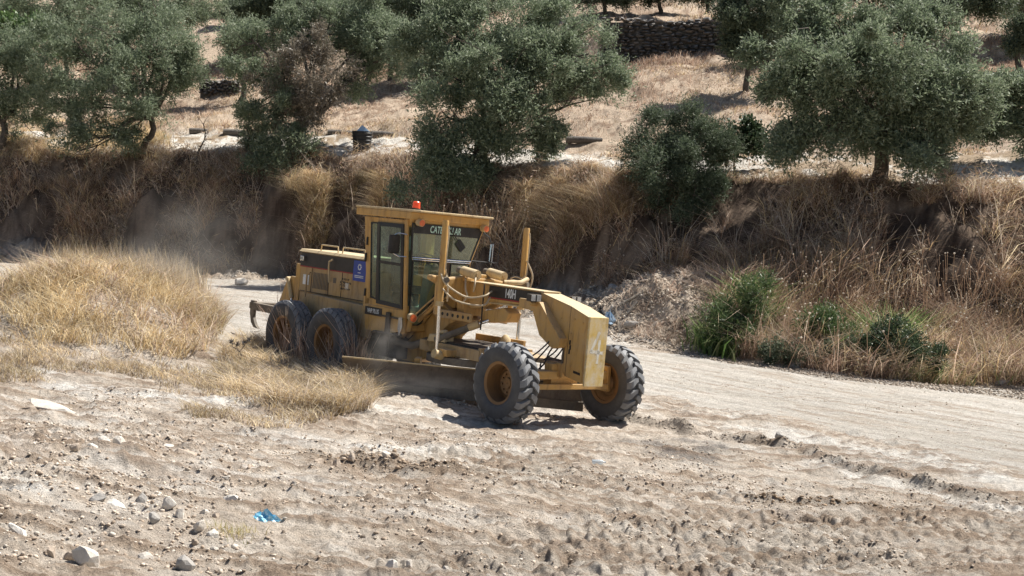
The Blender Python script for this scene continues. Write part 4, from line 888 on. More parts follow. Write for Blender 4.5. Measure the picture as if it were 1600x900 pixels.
# thin dry saplings on the bank lip
def twiggy(label, u0, v0, u1, v1, D, seed):
    g = np.random.default_rng(seed); A = at(u0, v0, D); A[2] = H(A[:1], A[1:2], False)[0]; r = empty('dry_sapling', tuple(A)); tag(r, label, 'sapling')
    T_ = at(u1, v1, D) - A; mb = MB(); pts = limb(mb, (0, 0, -.1), T_, .045, .02, g)
    for k in range(9):
        p = pts[g.integers(2, 7)]; limb(mb, p, p + g.normal(size=3) * [.35, .35, .25] + [0, 0, .3], .014, .005, g, 0, 4, 5)
    mb.build('stem', M['bark'], r); return r
twiggy('thin bare sapling on the bank lip in front of the pale path', 308, 240, 318, 195, 61, 1)
twiggy('bare dry stem on the bank lip under the withered-branch olive', 388, 240, 384, 200, 61, 2)
twiggy('short bare stem on the bank lip right of the thick olive trunk', 1481, 292, 1484, 272, 46, 3)

# ------------------------------------------------------------------ dry growth
PAL = {'straw': [(.60, .47, .27), (.72, .59, .37), (.48, .36, .20), (.80, .70, .50), (.40, .29, .17)], 'brown': [(.35, .235, .16), (.46, .335, .235), (.24, .16, .115), (.60, .48, .36)],
       'grey': [(.40, .33, .26), (.52, .44, .36), (.28, .22, .17), (.64, .56, .47)], 'pink': [(.60, .455, .36), (.46, .325, .25), (.74, .60, .48), (.33, .22, .17)], 'green': [(.10, .16, .06), (.16, .22, .09), (.28, .32, .15)]}
def blades(name, x, y, z, h, w, pal, g, lean=.35, lean_dir=None, curl=.5, mat='grass', clump=None):
    n = len(x); a = g.random(n) * 2 * math.pi; d = np.stack([np.cos(a), np.sin(a)], 1) * (lean * (.3 + g.random(n)))[:, None]
    if lean_dir is not None: d = d + np.array(lean_dir)[:2]
    hh = (h * (.55 + .75 * g.random(n)))[:, None] if hasattr(h, '__len__') else (h * (.55 + .75 * g.random(n)))[:, None]
    a2 = a + 1.57 * g.random(n); s = np.stack([np.cos(a2), np.sin(a2), np.zeros(n)], 1) * (w * (.6 + .8 * g.random(n)))[:, None] * .5
    B = np.stack([x, y, z - .02], 1); up = np.array([0, 0, 1.0])
    D3 = np.c_[d, np.zeros(n)]
    p1 = B + (up * .55 + D3 * .45) * hh; p2 = B + (up * (1 - .35 * curl * g.random(n)[:, None]) + D3 * (1 + curl)) * hh
    v = np.stack([B - s, B + s, p1 - s * .8, p1 + s * .8, p2 - s * .15, p2 + s * .15], 1).reshape(-1, 3)
    i = np.arange(n)[:, None] * 6; f = np.concatenate([i + [0, 1, 3, 2], i + [2, 3, 5, 4]], 1).reshape(-1, 4)
    pal = np.array(pal); c = pal[g.integers(0, len(pal), n)] * (.75 + .5 * g.random(n))[:, None] * (1 + .7 * np.clip(fbm(x + 40, y + 90, .7, 3), -.5, .5))[:, None]; c = np.repeat(c, 6, 0)
    return big_mesh(name, v, f, M[mat], c)
def scatter_px(n, poly, g, ulim=None):
    """points spread evenly over the ground inside an outline marked on the ground"""
    P_ = np.array([gnd(u, v)[:2] for u, v in poly]); lo, hi = P_.min(0), P_.max(0); out = []
    while sum(map(len, out)) < n:
        q = lo + (hi - lo) * g.random((n * 2, 2)); out.append(q[inpoly(q[:, 0], q[:, 1], [tuple(p) for p in P_])])
    q = np.concatenate(out)[:n]; return q[:, 0], q[:, 1]
def scatter_band(n, u0, u1, s0, s1, g, edge=.0):
    """points in the strip between terrain rows s0..s1, columns u0..u1"""
    az = ((g.random(n) * (u1 - u0) + u0) - 800) / FPX; s = g.random(n) * (s1 - s0) + s0; k = np.floor(s).astype(int); t = s - k; y = np.zeros(n)
    for r in range(len(ROWS) - 1):
        m_ = k == r
        if m_.any(): a0 = np.interp(az[m_], ROWS[r][0], ROWS[r][1]); a1 = np.interp(az[m_], ROWS[r + 1][0], ROWS[r + 1][1]); y[m_] = a0 + (a1 - a0) * t[m_]
    return az * y, y
def keep(x, y, g, scale, thr, soft=.15):
    v = fbm(x + 200, y + 100, scale, 3) ; k = g.random(len(x)) < sm(v, thr - soft, thr + soft); return x[k], y[k]
def hollows(x, y, g):   # bare gaps in the bank growth, showing the soil with shade painted in
    s_ = rowcoord(x, y); v = fbm(x + 500, y * 1.3 + 500, 1.5, 4, .6); k = (g.random(len(x)) < sm(v, -.16, -.02)) | (s_ > 8.9) | (s_ < 6.9); return x[k], y[k]
def put(name, label, x, y, h, w, pal, g, **kw):
    z = H(x, y, True); 
    if not hasattr(h, '__len__'): h = np.full(len(x), h) * (1 + .7 * fbm(x, y, .9, 3))
    o = blades(name, x, y, z, h, w, pal, g, **kw); tag(o, label, None, None, 'stuff'); o['category'] = 'grass'; return o
g = np.random.default_rng(5)
# the grassy mound at the left
A_ = [(-420, 530), (-150, 505), (-10, 478), (50, 430), (110, 392), (200, 392), (285, 432), (335, 480), (355, 530), (340, 565), (240, 575), (120, 562), (-60, 552), (-400, 552)]
x, y = scatter_px(80000, A_, g); x, y = keep(x, y, g, .8, -.12, .25)
put('tall_dry_grass', 'tall golden dry grass covering the low mound at the left', x, y, .44, .013, PAL['straw'], g, lean=.75, curl=.8)
x, y = scatter_px(26000, A_, g); x, y = keep(x, y, g, .5, .08, .15)
put('tall_dry_grass', 'pinkish dry grass tangles among the golden grass of the mound', x, y, .58, .015, PAL['pink'] + PAL['grey'], g, lean=1.0, curl=1.0)
B_ = [(335, 575), (372, 556), (430, 550), (500, 560), (560, 590), (590, 625), (578, 650), (520, 652), (430, 640), (380, 622), (340, 600)]
x, y = scatter_px(24000, B_, g); x, y = keep(x, y, g, .5, -.1, .25)
put('dry_grass_tuft', 'golden dry grass clump in front of the rear wheels of the grader', x, y, .34, .011, PAL['straw'] + PAL['grey'], g, lean=.8, curl=.8)
x, y = scatter_px(1900, [(425, 560), (440, 548), (530, 556), (575, 590), (560, 605), (440, 575)], g)
put('seeding_grass', 'taller reddish seeding stems in front of the rear wheels', x, y, .92, .015, PAL['pink'], g, lean=.3, curl=.3)
x, y = scatter_px(5200, [(50, 440), (110, 390), (210, 390), (285, 430), (330, 470), (250, 470), (120, 440), (50, 460)], g)
put('seeding_grass', 'pale seeding stems standing along the top of the grassy mound', x, y, .95, .013, PAL['grey'] + PAL['straw'], g, lean=.25, curl=.3)
C_ = [(-300, 560), (0, 552), (200, 575), (360, 585), (470, 640), (600, 655), (560, 680), (300, 660), (240, 610), (60, 600), (-300, 620)]
x, y = scatter_px(30000, C_, g); x, y = keep(x, y, g, 1.1, .06, .12)
put('short_dry_grass', 'thin patchy dry grass on the chalky dirt below the mound', x, y, .17, .010, PAL['straw'] + PAL['grey'], g, lean=.7, curl=.8)
# the bank face
def bank(label, u0, u1, s0, s1, n, h, pal, scale=1.4, thr=-.15, w=.017, seed=0, lean=.4, ld=(-.15, -.35), curl=.8):
    g = np.random.default_rng(seed); x, y = scatter_band(n, u0, u1, s0, s1, g); x, y = keep(x, y, g, scale, thr); x, y = hollows(x, y, g)
    s_ = rowcoord(x, y); h = h * (1 - .55 * sm(s_, 8.2, 8.85)) * (1 + 1.0 * np.clip(fbm(x, y, 1.1, 3), -.5, .5)); h = np.maximum(h, .08)
    put('dry_bank_grass', label, x, y, h, w, pal, g, lean=lean, lean_dir=ld, curl=curl)
bank('reddish brown dry growth hanging over the bank face', -500, 2200, 7.0, 9.0, 110000, .58, PAL['brown'] + PAL['pink'], .6, .08, .018, seed=1, lean=.95)
bank('pale straw tangle on the bank face', -500, 2200, 6.95, 9.15, 90000, .55, PAL['straw'] + PAL['pink'], 1.6, .06, .018, 2, 1.1)
bank('pale reddish stalks hanging down the bank face', -500, 2200, 7.2, 8.9, 8000, 1.05, PAL['pink'] + PAL['straw'], .8, .05, .022, 12, .8, (-.2, -.9), .7)
bank('grey dry weed stalks standing on the bank', -500, 2200, 7.0, 8.9, 16000, 1.2, PAL['grey'], .8, .0, .020, 3, .55, (-.1, -.2), .1)
def litter(label, n, s0, s1, hmax, size, pal, seed, u0=-500, u1=2200, poly=None, scale=.8, thr=0, wr=1.0):
    """broken dead leaves and stem pieces caught in the growth"""
    g = np.random.default_rng(seed); x, y = scatter_px(n, poly, g) if poly else scatter_band(n, u0, u1, s0, s1, g); x, y = keep(x, y, g, scale, thr, .2); x, y = hollows(x, y, g); n = len(x); z = H(x, y, True) + hmax * g.random(n)**1.3
    c = np.stack([x, y, z], 1); d = g.normal(size=(n, 3)); d /= np.linalg.norm(d, axis=1)[:, None]; e = np.cross(d, g.normal(size=(n, 3))); e /= np.linalg.norm(e, axis=1)[:, None]; L = size * (.5 + g.random(n))[:, None]; Wd = L * (.12 + .3 * g.random(n)[:, None]) * wr
    v = np.stack([c - d * L, c + e * Wd, c + d * L, c - e * Wd], 1).reshape(-1, 3); pal = np.array(pal); col = pal[g.integers(0, len(pal), n)] * (.7 + .6 * g.random(n))[:, None]
    o = big_mesh('dead_leaf_litter', v, np.arange(4 * n).reshape(-1, 4), M['grass'], np.repeat(col, 4, 0)); tag(o, label, 'dead leaves', None, 'stuff')
litter('broken reddish leaves and stems caught in the growth of the bank', 200000, 6.95, 9.0, .55, .055, PAL['pink'] + PAL['brown'] + PAL['grey'], 41)
litter('broken straw and twigs tangled across the bank', 150000, 6.95, 9.0, .75, .17, PAL['pink'] + PAL['straw'] + PAL['grey'] + PAL['brown'], 44, scale=.9, thr=.02, wr=.16)
litter('dead leaves and stem pieces on the slope behind the path', 90000, 9.9, 12.3, .12, .05, PAL['pink'] + PAL['grey'], 42)
bank('golden grass along the lip of the bank at the left', -500, 260, 8.7, 10.2, 46000, .62, PAL['straw'], 2.0, -.1, .017, 4, .4, (0, -.05), .5)
bank('golden dry grass spilling over the lip below the withered olive', 425, 600, 7.6, 8.6, 26000, .50, PAL['straw'], .6, .0, .016, 5, 1.0)
bank('golden dry grass on the bank lip right of the largest olive', 800, 985, 7.8, 9.1, 34000, .55, PAL['straw'] + PAL['brown'], .7, .0, .016, 6, 1.0)
bank('dry stems along the edge of the pale path', -300, 2200, 8.85, 9.08, 12000, .30, PAL['straw'] + PAL['brown'], 1.5, -.05, .016, 7, .35, (0, 0), .4)
bank('dry grass on the slope behind the path', -300, 2200, 9.9, 11.3, 120000, .34, PAL['straw'] + PAL['pink'], 2.6, .0, .022, 8, .5, (0, 0), .6)
bank('low reddish scrub in patches on the slope', -300, 2200, 10.0, 13.2, 90000, .55, PAL['brown'] + PAL['pink'], 1.5, .08, .024, 13, .8, (0, 0), .6)
bank('brown scrub below the dry stone wall', -300, 2200, 11.5, 12.0, 46000, .60, PAL['brown'] + PAL['pink'], 2.0, -.1, .028, 9, .5, (0, 0), .6)
bank('dry growth far up the slope', -300, 2200, 12.9, 14.2, 34000, .60, PAL['straw'] + PAL['brown'], 4, .0, .04, 10, .5, (0, 0), .6)
# rank growth at the right between road and bank
R1 = [(1095, 548), (1180, 560), (1330, 590), (1480, 600), (1620, 610), (1900, 640), (1900, 560), (1600, 520), (1400, 470), (1200, 445), (1150, 480)]
x, y = scatter_px(46000, R1, g); x, y = keep(x, y, g, .6, -.02); put('roadside_weeds', 'rank reddish dry weeds beside the road at the right', x, y, .72 * (1 + 1.2 * fbm(x, y, .8, 3)), .016, PAL['brown'] + PAL['pink'], g, lean=.8, curl=.8)
x, y = scatter_px(26000, R1, g); x, y = keep(x, y, g, .9, .05); put('roadside_weeds', 'pale straw and green weeds beside the road at the right', x, y, .60 * (1 + 1.2 * fbm(x, y, .7, 3)), .016, PAL['straw'] + PAL['green'], g, lean=.9, curl=.8)
x, y = scatter_px(2200, R1, g); put('roadside_weeds', 'tall pale dry stems sticking out of the weeds beside the road', x, y, 1.15, .022, PAL['straw'] + PAL['pink'], g, lean=.6, curl=.4)
litter('broken reddish leaves among the roadside weeds', 60000, 0, 0, .6, .035, PAL['pink'] + PAL['brown'] + PAL['straw'], 43, poly=R1)
litter('broken straw tangled in the roadside weeds', 30000, 0, 0, .75, .13, PAL['pink'] + PAL['straw'], 45, poly=R1, wr=.16)
litter('broken straw tangled in the golden grass of the mound', 22000, 0, 0, .5, .11, PAL['straw'] + PAL['grey'], 46, poly=A_, wr=.14, scale=.6)
litter('broken straw tangled in the grass clump by the rear wheels', 6000, 0, 0, .32, .09, PAL['straw'] + PAL['grey'], 47, poly=B_, wr=.14, scale=.5)
# dry stalks and brush lying on the debris heaps behind the front wheels
x, y = scatter_px(4500, [(930, 530), (960, 500), (1040, 455), (1130, 450), (1170, 480), (1110, 548), (1000, 545)], g); x, y = keep(x, y, g, .6, .0)
put('cut_brush', 'cut dry brush lying on the debris heap behind the front wheels', x, y, .30, .014, PAL['grey'] + PAL['pink'], g, lean=1.1, curl=.7)

# reed and thistle clumps: countable plants
def clump(name, label, cat, u, v, D, n, spread, h, pal, seed, w=.03, mat='grass', lean=.35, head=None, group=None):
    g = np.random.default_rng(seed); P_ = at(u, v, D); P_[2] = H(P_[:1], P_[1:2], True)[0]
    x = P_[0] + g.normal(size=n) * spread; y = P_[1] + g.normal(size=n) * spread; z = H(x, y, True)
    o = blades(name, x - P_[0], y - P_[1], z - P_[2], np.full(n, h), w, pal, g, lean=lean, curl=.5); o.location = tuple(P_); tag(o, label, cat, group); return o
def pdepth(u, v): p = gnd(u, v); return ((p - CAM) @ W2C.T)[2]
for (lab, u, v, n, sp_, h_, sd_) in [('bright green reed clump at the left end of the roadside weeds', 1125, 545, 2600, .42, .72, 1), ('tall bright green reeds leaning right, beside the debris heap', 1172, 520, 1700, .34, 1.0, 2),
                                ('green reed clump in the middle of the roadside weeds', 1290, 555, 1500, .30, .85, 3), ('tall green cane with broad leaves at the centre of the roadside weeds', 1388, 560, 1500, .34, 1.35, 4)]:
    clump('reed_clump', lab, 'reeds', u, v, pdepth(u, v), n // 4, sp_ * .8, h_ * .95, [(.10, .17, .05), (.16, .23, .08), (.30, .33, .16)], sd_, .045, 'grass', .6)
tree('reed_thicket', 'fresh green leafy thicket leaning right against the debris heap', 'thicket', (1130, 548), (1135, 530), pdepth(1130, 550), [(1115, 535, 20, 18, 0), (1135, 510, 22, 24, 0), (1150, 525, 28, 24, 0), (1165, 495, 22, 26, 0), (1180, 470, 16, 24, .1), (1190, 452, 9, 16, .1)], 9000, 'reed', .01, seed=81, size=.15, width=.16, puff=.2, up=.7)
tree('reed_thicket', 'fresh green leafy thicket in the middle of the roadside weeds', 'thicket', (1285, 560), (1285, 545), pdepth(1285, 562), [(1280, 520, 22, 26, 0), (1300, 500, 20, 22, 0), (1265, 535, 22, 18, 0), (1310, 530, 18, 18, 0)], 6000, 'reed', .01, seed=82, size=.15, width=.16, puff=.2, up=.9)
tree('weed_bush', 'low grey-green leafy bush under the tall green cane by the road', 'bush', (1410, 588), (1410, 570), pdepth(1410, 590), [(1390, 545, 46, 34, 0), (1440, 560, 40, 26, 0), (1350, 560, 30, 22, .2), (1475, 568, 22, 16, 0)], 26000, 'bush', .02, seed=70, size=.06, width=.45, puff=.2)
tree('weed_bush', 'sprawling dull green bush left of the tall green cane by the road', 'bush', (1270, 572), (1270, 560), pdepth(1270, 575), [(1250, 555, 40, 20, 0), (1310, 552, 36, 22, 0), (1215, 548, 26, 16, 0)], 12000, 'olive_dark', .02, seed=71, size=.06, width=.45, puff=.2)
tree('weed_bush', 'tiny green plant at the road edge near the right side of the photo', 'plant', (1578, 590), (1578, 585), pdepth(1578, 592), [(1578, 578, 18, 9, 0)], 2500, 'bush', .01, seed=72, size=.05, width=.5, puff=.12)
clump('grass_tuft', 'small yellow-green grass tuft beside the crumpled blue bottle', 'grass tuft', 365, 845, pdepth(365, 850), 170, .12, .11, [(.40, .33, .17), (.45, .38, .22), (.30, .29, .14)], 9, .006, 'grass', .6)
# pale seed heads on stalks (thistles gone to seed)
def seedheads(label, u0, u1, v0, v1, n, hh, seed, D_=None):
    g = np.random.default_rng(seed); V = []; F_ = []; C_ = []; o = 0
    ico = np.array([(0, 0, 1), (.9, 0, .3), (.28, .85, .3), (-.73, .53, .3), (-.73, -.53, .3), (.28, -.85, .3), (0, 0, -.8)]); fi = [(0, 1, 2, 2), (0, 2, 3, 3), (0, 3, 4, 4), (0, 4, 5, 5), (0, 5, 1, 1), (6, 2, 1, 1), (6, 3, 2, 2), (6, 4, 3, 3), (6, 5, 4, 4), (6, 1, 5, 5)]
    for _ in range(n):
        u = u0 + (u1 - u0) * g.random(); v = v0 + (v1 - v0) * g.random(); D = D_ if D_ else pdepth(u, min(v + 60, 590)) * .965; p = at(u, v, D); zb = H(p[:1], p[1:2], False)[0]
        if p[2] < zb + .05: p[2] = zb + hh * (.5 + .5 * g.random())
        v += 14 * math.sin(u * .05) ; r = .014 + .030 * g.random()**1.5; p = p + [g.normal() * .25, g.normal() * .5, g.normal() * .18]; V.append(p + ico * r); F_ += [tuple(i + o for i in q) for q in fi]; C_.append(np.tile([.70, .62, .52], (7, 1)) * (.7 + .4 * g.random())); o += 7
        b = p - [g.normal() * .22, g.normal() * .15, min(.8, p[2] - zb + .05)]; s = np.array([.006, 0, 0]); V.append(np.array([p - s, p + s, b + s, b - s])); F_.append((o, o + 1, o + 2, o + 3)); C_.append(np.tile([.40, .27, .18], (4, 1))); o += 4
    me = bpy.data.meshes.new('seed_heads'); vv = np.concatenate(V); me.from_pydata(vv.tolist(), [], [tuple(dict.fromkeys(q)) for q in F_])
    a = me.color_attributes.new('col', 'FLOAT_COLOR', 'POINT'); c4 = np.ones((len(vv), 4), np.float32); c4[:, :3] = np.concatenate(C_); a.data.foreach_set('color', c4.ravel()); me.materials.append(M['grass'])
    ob = link('seed_heads', me); tag(ob, label, 'thistles', None, 'stuff')
seedheads('pale thistle seed heads above the roadside weeds at the right', 1190, 1590, 385, 520, 380, .8, 1)
seedheads('pale thistle seed heads on the bank behind the cab roof', 690, 830, 312, 350, 90, .8, 2, 49.5)
seedheads('pale seed heads on the bank above the debris heap', 940, 1080, 385, 425, 50, .8, 3, 45.5)
# dried thistle left of the rear wheel
def thistle():
    P_ = G(374, 572); r = empty('dry_thistle', tuple(P_)); tag(r, 'dried branching thistle standing left of the rear wheel', 'thistle'); g = np.random.default_rng(3); D = ((P_ - CAM) @ W2C.T)[2]
    q = lambda u, v: at(u, v, D) - P_
    mb = MB(); limb(mb, (0, 0, -.05), q(374, 548), .014, .011, g, 0, 5, 6); limb(mb, q(374, 550), q(364, 536), .010, .008, g, 0, 4, 6); limb(mb, q(374, 550), q(387, 532), .010, .008, g, 0, 4, 6); limb(mb, q(372, 556), q(370, 540), .008, .006, g, 0, 4, 6)
    mb.build('stem', M['log'], r)
    for u, v in ((362, 534), (371, 538), (389, 531), (381, 535)):
        m2 = MB(); c = q(u, v)
        for _ in range(26):
            d = g.normal(size=3); d /= np.linalg.norm(d); m2.tube([c, c + d * .07], [.012, .001], 4, False)
        m2.build('head', M['log'], r)
thistle()

# ------------------------------------------------------------------ stones
import bmesh
def rock_verts(g, sub=2, flat=1.0, angular=.35):
    bm = bmesh.new(); bmesh.ops.create_icosphere(bm, subdivisions=sub, radius=1); V = np.array([v.co[:] for v in bm.verts]); F_ = [tuple(v.index for v in f.verts) for f in bm.faces]; bm.free()
    for _ in range(12):                                    # chop with planes: flat broken faces
        n_ = g.normal(size=3); n_ /= np.linalg.norm(n_); d = .45 + .32 * g.random(); k = V @ n_; V = V - np.outer(np.maximum(k - d, 0), n_)
    V += g.normal(size=V.shape) * .02 * angular; return V, F_
ROCKLIB = [rock_verts(np.random.default_rng(100 + i)) for i in range(14)]
def rock(name, label, u, v, wpx, hpx, mat, seed, group=None, cat='stone', yaw=None, depth=.8, tilt=0.2, sink=.26):
    wpx *= 1.12; hpx *= 1.25
    g = np.random.default_rng(seed); P_ = G(u, v + hpx * .3); D = ((P_ - CAM) @ W2C.T)[2]; s = D / FPX
    V, F_ = ROCKLIB[seed % len(ROCKLIB)]; V = V @ rotm(g.random() * 6, g.random() * 6, g.random() * 6).T; V = V / np.abs(V).max(0)
    V = V * [wpx * s / 2, (wpx + hpx) * s / 4 * depth * 1.1, hpx * s / 2 * 1.15]; V = V @ rotm(0, g.normal() * tilt, 0).T
    mb = MB(); mb.v = [tuple(p) for p in V]; mb.f = F_; o = mb.build(name, M[mat], None)
    o.location = (P_[0], P_[1], P_[2] + hpx * s / 2 * (1 - 2 * sink) + .0); tag(o, label, cat, group); return o
rk = [('stone_slab', 'white flat square slab lying in the dirt left of centre foreground', 362, 778, 32, 15, 'stone_white'),
      ('boulder', 'largest pale pointed boulder at the bottom left with a dark hollow under it', 138, 872, 46, 36, 'stone_pale'),
      ('stone', 'rounded tan stone tucked against the left side of the pointed boulder', 110, 868, 22, 14, 'stone_tan'),
      ('concrete_lump', 'upright grey concrete lump cut by the bottom edge of the photo', 288, 888, 30, 26, 'stone_grey'),
      ('stone_slab', 'long pale weathered slab lying below the grass mound at the left', 82, 634, 74, 15, 'stone_pale'),
      ('stone', 'roundish pale stone, left one of a touching pair above the slab field', 163, 694, 24, 14, 'stone_white'),
      ('stone', 'pale tilted stone, right one of a touching pair above the slab field', 186, 693, 20, 20, 'stone_pale'),
      ('stone', 'small tan stone left of the touching pair of pale stones', 118, 704, 17, 13, 'stone_tan'),
      ('stone', 'flat cream stone between the pair and the tan stone', 145, 706, 18, 8, 'stone_white'),
      ('stone', 'grey wedge stone in the foreground rubble, upper left of the white splinter', 152, 772, 26, 14, 'stone_grey'),
      ('stone', 'long white splinter stone in the foreground rubble', 178, 784, 34, 11, 'stone_white'),
      ('stone', 'grey angular stone to the right of the white splinter stone', 223, 775, 20, 16, 'stone_grey'),
      ('stone', 'pale wedge stone left of the white square slab', 265, 796, 22, 18, 'stone_pale'),
      ('stone', 'rounded pale stone under the pale wedge stone', 282, 808, 15, 14, 'stone_pale'),
      ('stone', 'pale grey cube-like stone in the middle of the foreground rubble', 240, 818, 18, 17, 'stone_grey'),
      ('stone', 'pale stone left of the plastic-pale lump by the grass tuft', 312, 834, 20, 16, 'stone_pale'),
      ('stone', 'bluish white lump touching the small grass tuft', 331, 842, 20, 16, 'stone_white'),
      ('stone', 'dark small stone above the bluish white lump', 337, 811, 12, 10, 'stone_tan'),
      ('stone', 'pale pointed stone next to the dark small stone', 320, 804, 15, 12, 'stone_pale'),
      ('stone', 'cream stone at the far left edge of the foreground', 28, 838, 34, 12, 'stone_white'),
      ('stone', 'brown oval stone standing below the cream stone at left', 80, 868, 14, 22, 'stone_tan'),
      ('stone', 'striped pale stone between the boulder and the concrete lump', 225, 870, 26, 13, 'stone_pale'),
      ('stone', 'white stone at the bottom centre of the photo', 612, 880, 20, 15, 'stone_white'),
      ('stone', 'pale stone just right of the white stone at the bottom centre', 640, 882, 10, 14, 'stone_pale'),
      ('stone', 'round pale stone on the brown earth ridge below the wheels', 693, 731, 10, 9, 'stone_white'),
      ('stone', 'round tan stone on the left end of the brown earth ridge', 549, 727, 12, 13, 'stone_tan'),
      ('stone', 'dark brown clod at the left end of the brown earth ridge', 495, 724, 20, 16, 'stone_tan'),
      ('stone', 'brown stone next to the round tan stone on the ridge', 526, 727, 14, 14, 'stone_tan'),
      ('stone', 'brown rounded stone in the middle of the brown earth ridge', 627, 729, 15, 11, 'stone_tan'),
      ('stone', 'pale flat stone on the brown earth ridge', 603, 731, 14, 10, 'stone_pale'),
      ('stone', 'tan wedge stone right of the small clear bottle', 900, 735, 16, 14, 'stone_tan'),
      ('stone', 'flat tan stone slab half sunk in the brown dirt at the left', 289, 708, 34, 14, 'stone_tan'),
      ('stone', 'smooth cream stone above the half-sunk tan slab', 262, 697, 22, 9, 'stone_pale'),
      ('stone_block', 'squared grey stone block at the far side of the road, right of the reeds', 1243, 567, 28, 15, 'stone_grey'),
      ('stone_block', 'squared grey block on the road edge behind the ripper', 376, 441, 20, 11, 'stone_pale'),
      ('stone', 'dark boulder on top of the rubble heap behind the front frame', 958, 447, 20, 14, 'stone_grey'),
      ('stone', 'pale pointed stone on the peak of the debris heap', 1142, 436, 10, 14, 'stone_grey'),
      ('stone', 'grey flat stone in the debris heap behind the front left wheel', 985, 508, 24, 10, 'stone_grey'),
      ('stone', 'small dark stone at the edge of the grass mound near the ash patch', 338, 566, 10, 6, 'stone_grey'),
      ('stone', 'pale flat chip on the grass below the grader blade', 420, 651, 18, 5, 'stone_white'),
      ('stone', 'grey clod on the dark ridge beside the road', 1217, 697, 14, 8, 'stone_grey'),
      ('stone', 'pale stone near the far road edge at the right side of the photo', 1432, 590, 26, 8, 'stone_grey'),
      ('stone', 'grey stone at the far road edge beside the dark dry stump', 1565, 597, 24, 7, 'stone_grey')]
for i, (nm, lab, u, v, w_, h_, mt) in enumerate(rk):
    rock(nm, lab, u, v, w_, h_, mt, 200 + i, cat={'boulder': 'boulder', 'concrete_lump': 'concrete lump', 'stone_slab': 'slab', 'stone_block': 'block'}.get(nm, 'stone'))
# about two hundred more stones one can still tell from the gravel; nothing sets them apart
g = np.random.default_rng(77); protos = []
for k in range(6):
    V, F_ = ROCKLIB[k]; mb = MB(); mb.v = [tuple(p) for p in V]; mb.f = F_
    for mt in ('stone_pale', 'stone_tan', 'stone_grey'):
        me = bpy.data.meshes.new('loose_stone'); me.from_pydata(V.tolist(), [], F_); me.materials.append(M[mt]); protos.append(me)
def field(n, poly, label, group, smin, smax, weights=(.68, .27, .05)):
    x, y = scatter_px(n, poly, g); z = H(x, y, True)
    for a, b_, c in zip(x, y, z):
        k = int(g.integers(0, 6)) * 3 + int(g.choice(3, p=weights)); s = smin * (smax / smin)**(g.random()**1.8)
        o = bpy.data.objects.new('loose_stone', protos[k]); COL.objects.link(o); o.location = (a, b_, c + s * .12); o.rotation_euler = tuple(g.random(3) * 6.3); o.scale = (s, s * (.6 + .4 * g.random()), s * (.45 + .4 * g.random()))
        tag(o, label, 'stone', group)
field(95, [(-60, 690), (250, 690), (460, 760), (480, 900), (-60, 900)], 'loose fist-sized stone among the rubble in the left foreground', 'loose stones in the left foreground', .022, .06)
field(45, [(480, 690), (1600, 800), (1600, 900), (480, 900)], 'loose stone scattered on the rutted dirt in the right and centre foreground', 'loose stones on the rutted dirt', .02, .045)
field(60, [(860, 465), (930, 450), (1000, 450), (1090, 470), (1100, 540), (960, 540), (900, 510)], 'loose stone in the rubble heap behind the front wheels', 'loose stones in the rubble heap', .05, .13, (.55, .25, .2))
field(40, [(300, 436), (440, 444), (640, 452), (780, 490), (900, 520), (900, 505), (780, 460), (620, 440), (430, 436)], 'loose stone along the far edge of the road behind the grader', 'loose stones along the far road edge', .04, .10, (.6, .2, .2))

def gravel(name, label, xs, ys, smin, smax, g, cols, power=2.2):
    z = H(xs, ys, True); n = len(xs); L = []
    for i in range(8): L.append(rock_verts(np.random.default_rng(300 + i), 1))
    V = []; F_ = []; C_ = []; o = 0; cols = np.array(cols)
    for k in range(8):
        idx = np.arange(k, n, 8); m_ = len(idx); b, f = L[k]; f = np.array(f); nv_ = len(b)
        s = smin * (smax / smin)**(g.random(m_)**power); a = g.random(m_) * 6.28; ca, sa = np.cos(a), np.sin(a)
        sx = s * (.7 + .6 * g.random(m_)); sy = s * (.7 + .5 * g.random(m_)); sz = s * (.4 + .4 * g.random(m_))
        px = b[None, :, 0] * sx[:, None]; py = b[None, :, 1] * sy[:, None]; pz = b[None, :, 2] * sz[:, None]
        v = np.stack([px * ca[:, None] - py * sa[:, None] + xs[idx][:, None], px * sa[:, None] + py * ca[:, None] + ys[idx][:, None], pz + (z[idx] + sz * .3)[:, None]], 2).reshape(-1, 3)
        V.append(v); F_.append((f[None] + (np.arange(m_) * nv_)[:, None, None]).reshape(-1, 3) + o); o += len(v)
        C_.append(np.repeat(cols[g.integers(0, len(cols), m_)] * (.75 + .5 * g.random(m_))[:, None], nv_, 0))
    ob = big_mesh(name, np.concatenate(V), np.concatenate(F_), M['gravel'], np.concatenate(C_)); tag(ob, label, 'gravel', None, 'stuff')
ROADPX = [(300, 470), (430, 455), (800, 512), (1000, 552), (1600, 620), (1600, 740), (1300, 660), (1010, 612), (620, 580), (330, 545)]
g = np.random.default_rng(78); GC = [(.46, .37, .29), (.54, .46, .37), (.38, .30, .23), (.62, .56, .48), (.50, .42, .34)]
x, y = scatter_px(42000, [(-80, 600), (300, 620), (600, 660), (1100, 700), (1640, 800), (1640, 905), (-80, 905)], g); x, y = keep(x, y, g, .9, .03, .22); gravel('gravel', 'small stones and clods strewn over the foreground dirt', x, y, .006, .034, g, GC + [(.38, .30, .23)], 2.6)
x, y = scatter_px(5000, ROADPX, g); x, y = keep(x, y, g, 1.2, .0, .2); gravel('gravel', 'sparse loose stones on the graded road', x, y, .006, .03, g, GC, 3)
x, y = scatter_px(12000, [(-80, 660), (250, 670), (420, 740), (430, 905), (-80, 905)], g); x, y = keep(x, y, g, .7, .0, .2); gravel('gravel', 'denser small rubble in the left foreground', x, y, .006, .04, g, GC, 3.2)
